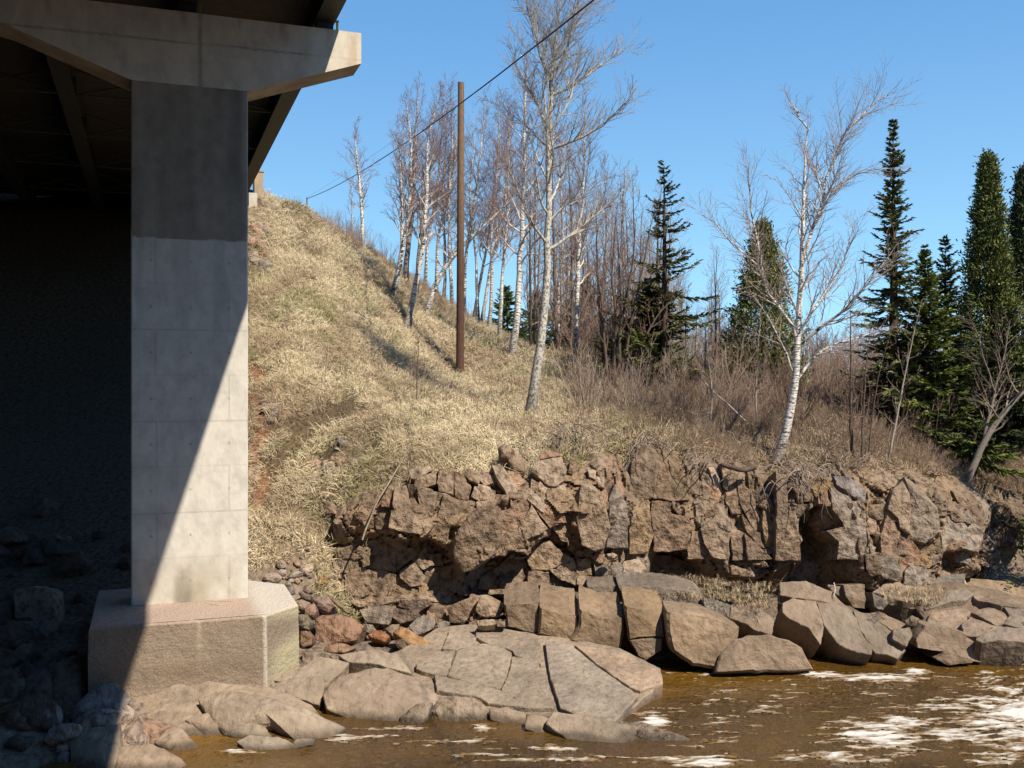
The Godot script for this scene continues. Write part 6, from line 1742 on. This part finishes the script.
func build_pole() -> void:
	var at := seat(460, 376, 30.0)
	var o := thing("utility_pole", at, "weathered brown wooden utility pole on the grass slope", "pole")
	var top := P(461, 83, -at.z) - at
	var mb := MB.new()
	var pts := PackedVector3Array()
	var rad := PackedFloat32Array()
	var cols := PackedColorArray()
	for i in 13:
		var t := i / 12.0
		pts.append(Vector3.ZERO.lerp(top, t))
		rad.append(lerpf(0.122, 0.095, t))
		cols.append(Color(0.15, 0.085, 0.06).lerp(Color(0.30, 0.19, 0.115), smoothstep(0.25, 0.75, t)))
	pts.append(top + Vector3(0, 0.012, 0)); rad.append(0.10); cols.append(Color(0.38, 0.24, 0.14))
	pts.append(top + Vector3(0, 0.014, 0)); rad.append(0.0); cols.append(Color(0.4, 0.26, 0.16))
	mb.tube(pts, rad, 14, cols)
	part("shaft", mb.mesh(), M.pole_wood, o)
	# small post on the crest that holds the cable
	var pa := hit(307, 207, 30.0)
	var po := thing("cable_post", pa, "small grey post on the grass crest beside the bridge end", "post")
	var pm := MB.new()
	pm.tube(PackedVector3Array([Vector3(0, -0.2, 0), Vector3(0, 0.58, 0), Vector3(0, 0.6, 0)]), PackedFloat32Array([0.05, 0.045, 0.0]), 8, PackedColorArray([Color(0.3, 0.24, 0.17), Color(0.36, 0.3, 0.22), Color(0.36, 0.3, 0.22)]))
	part("post_shaft", pm.mesh(), M.bark, po)
	# the cable runs on over the river to a pole on the near bank
	var mid := P(700, -86, 15.0)
	var run := mid - pa - Vector3(0, 0.5, 0)
	var span := 2.1
	var sag := 0.55 * span * span
	var far_top := pa + Vector3(0, 0.5, 0) + run * span
	var f := 1.0 / span
	far_top.y = pa.y + 0.5 + (mid.y - pa.y - 0.5 + 4.0 * sag * f * (1.0 - f)) / f
	var foot := ground(far_top.x, -far_top.z)
	dup(o, Vector3(far_top.x, foot - 0.1, far_top.z), 0.0, Vector3(1, (far_top.y - foot + 0.15) / top.y, 1), "brown wooden utility pole on the near bank holding the thick black cable")
	var lines_ := [[pa + Vector3(0, 0.5, 0), far_top, sag, 0.017, "thick black cable rising from the crest post to the upper right"], [pa + Vector3(0, 0.56, 0.1), at + top - Vector3(0.08, 0.35, 0), 0.12, 0.004, "thin wire from the crest post to the top of the utility pole"]]
	for l in lines_:
		var cm := MB.new()
		var cp := PackedVector3Array()
		var cr := PackedFloat32Array()
		var cc := PackedColorArray()
		for i in 25:
			var t := i / 24.0
			cp.append((l[1] - l[0]) * t - Vector3.UP * 4.0 * l[2] * t * (1.0 - t))
			cr.append(l[3]); cc.append(Color(0.02, 0.02, 0.022))
		cm.tube(cp, cr, 6, cc)
		tag(part("cable", cm.mesh(), M.cable, self, l[0]), l[4], "cable")

func _ready() -> void:
	rng.seed = 4711
	fb.seed = 5; fb.noise_type = FastNoiseLite.TYPE_SIMPLEX_SMOOTH; fb.frequency = 0.05; fb.fractal_octaves = 3
	ff.seed = 9; ff.noise_type = FastNoiseLite.TYPE_SIMPLEX_SMOOTH; ff.frequency = 0.12; ff.fractal_octaves = 4; ff.fractal_gain = 0.6
	# camera
	var cam := Camera3D.new()
	cam.name = "camera"
	cam.fov = rad_to_deg(2.0 * atan(384.0 / F))
	cam.position = Vector3(0, CY, 0)
	cam.near = 0.1
	cam.far = 9000.0
	add_child(cam)
	cam.current = true
	# sky, sun, exposure
	var sky := ProceduralSkyMaterial.new()
	sky.sky_top_color = Color(0.28, 0.478, 0.705)
	sky.sky_horizon_color = Color(0.656, 0.87, 0.985)
	sky.sky_curve = 0.13
	sky.ground_bottom_color = Color(0.25, 0.21, 0.16)
	sky.ground_horizon_color = Color(0.4, 0.4, 0.38)
	sky.sun_angle_max = 1.0
	var env := Environment.new()
	env.background_mode = Environment.BG_SKY
	env.sky = Sky.new()
	env.sky.sky_material = sky
	env.background_energy_multiplier = 1.0
	env.tonemap_mode = Environment.TONE_MAPPER_LINEAR
	env.tonemap_exposure = 1.5
	env.sdfgi_enabled = true
	env.ssao_enabled = true
	env.ssil_enabled = true
	var we := WorldEnvironment.new()
	we.name = "world_environment"
	we.environment = env
	add_child(we)
	var sun := DirectionalLight3D.new()
	sun.name = "sun"
	sun.light_color = Color(1.0, 0.95, 0.865)
	sun.light_energy = 1.6
	sun.light_angular_distance = 0.5
	sun.shadow_enabled = true
	var to_sun := RD * 0.32 + Vector3.UP - DD * 0.78
	add_child(sun)
	sun.look_at_from_position(to_sun * 10.0, Vector3.ZERO, Vector3.UP)
	var t0 := Time.get_ticks_msec()
	make_materials()
	make_heights()
	build_terrain()
	build_water()
	print("ground ", Time.get_ticks_msec() - t0)
	build_bridge()
	print("bridge ", Time.get_ticks_msec() - t0)
	build_cliff()
	cliff_face()
	build_ledges()
	build_bedrock()
	build_boulders()
	build_outcrops()
	scatter_stones()
	print("rocks ", Time.get_ticks_msec() - t0)
	build_pole()
	lying()
	plant()
	print("trees ", Time.get_ticks_msec() - t0)
	grow_grass()
	var total := 0
	for m in find_children("*", "MeshInstance3D", true, false): total += m.mesh.surface_get_array_index_len(0) / 3
	print("triangles ", total)
	print("all ", Time.get_ticks_msec() - t0)
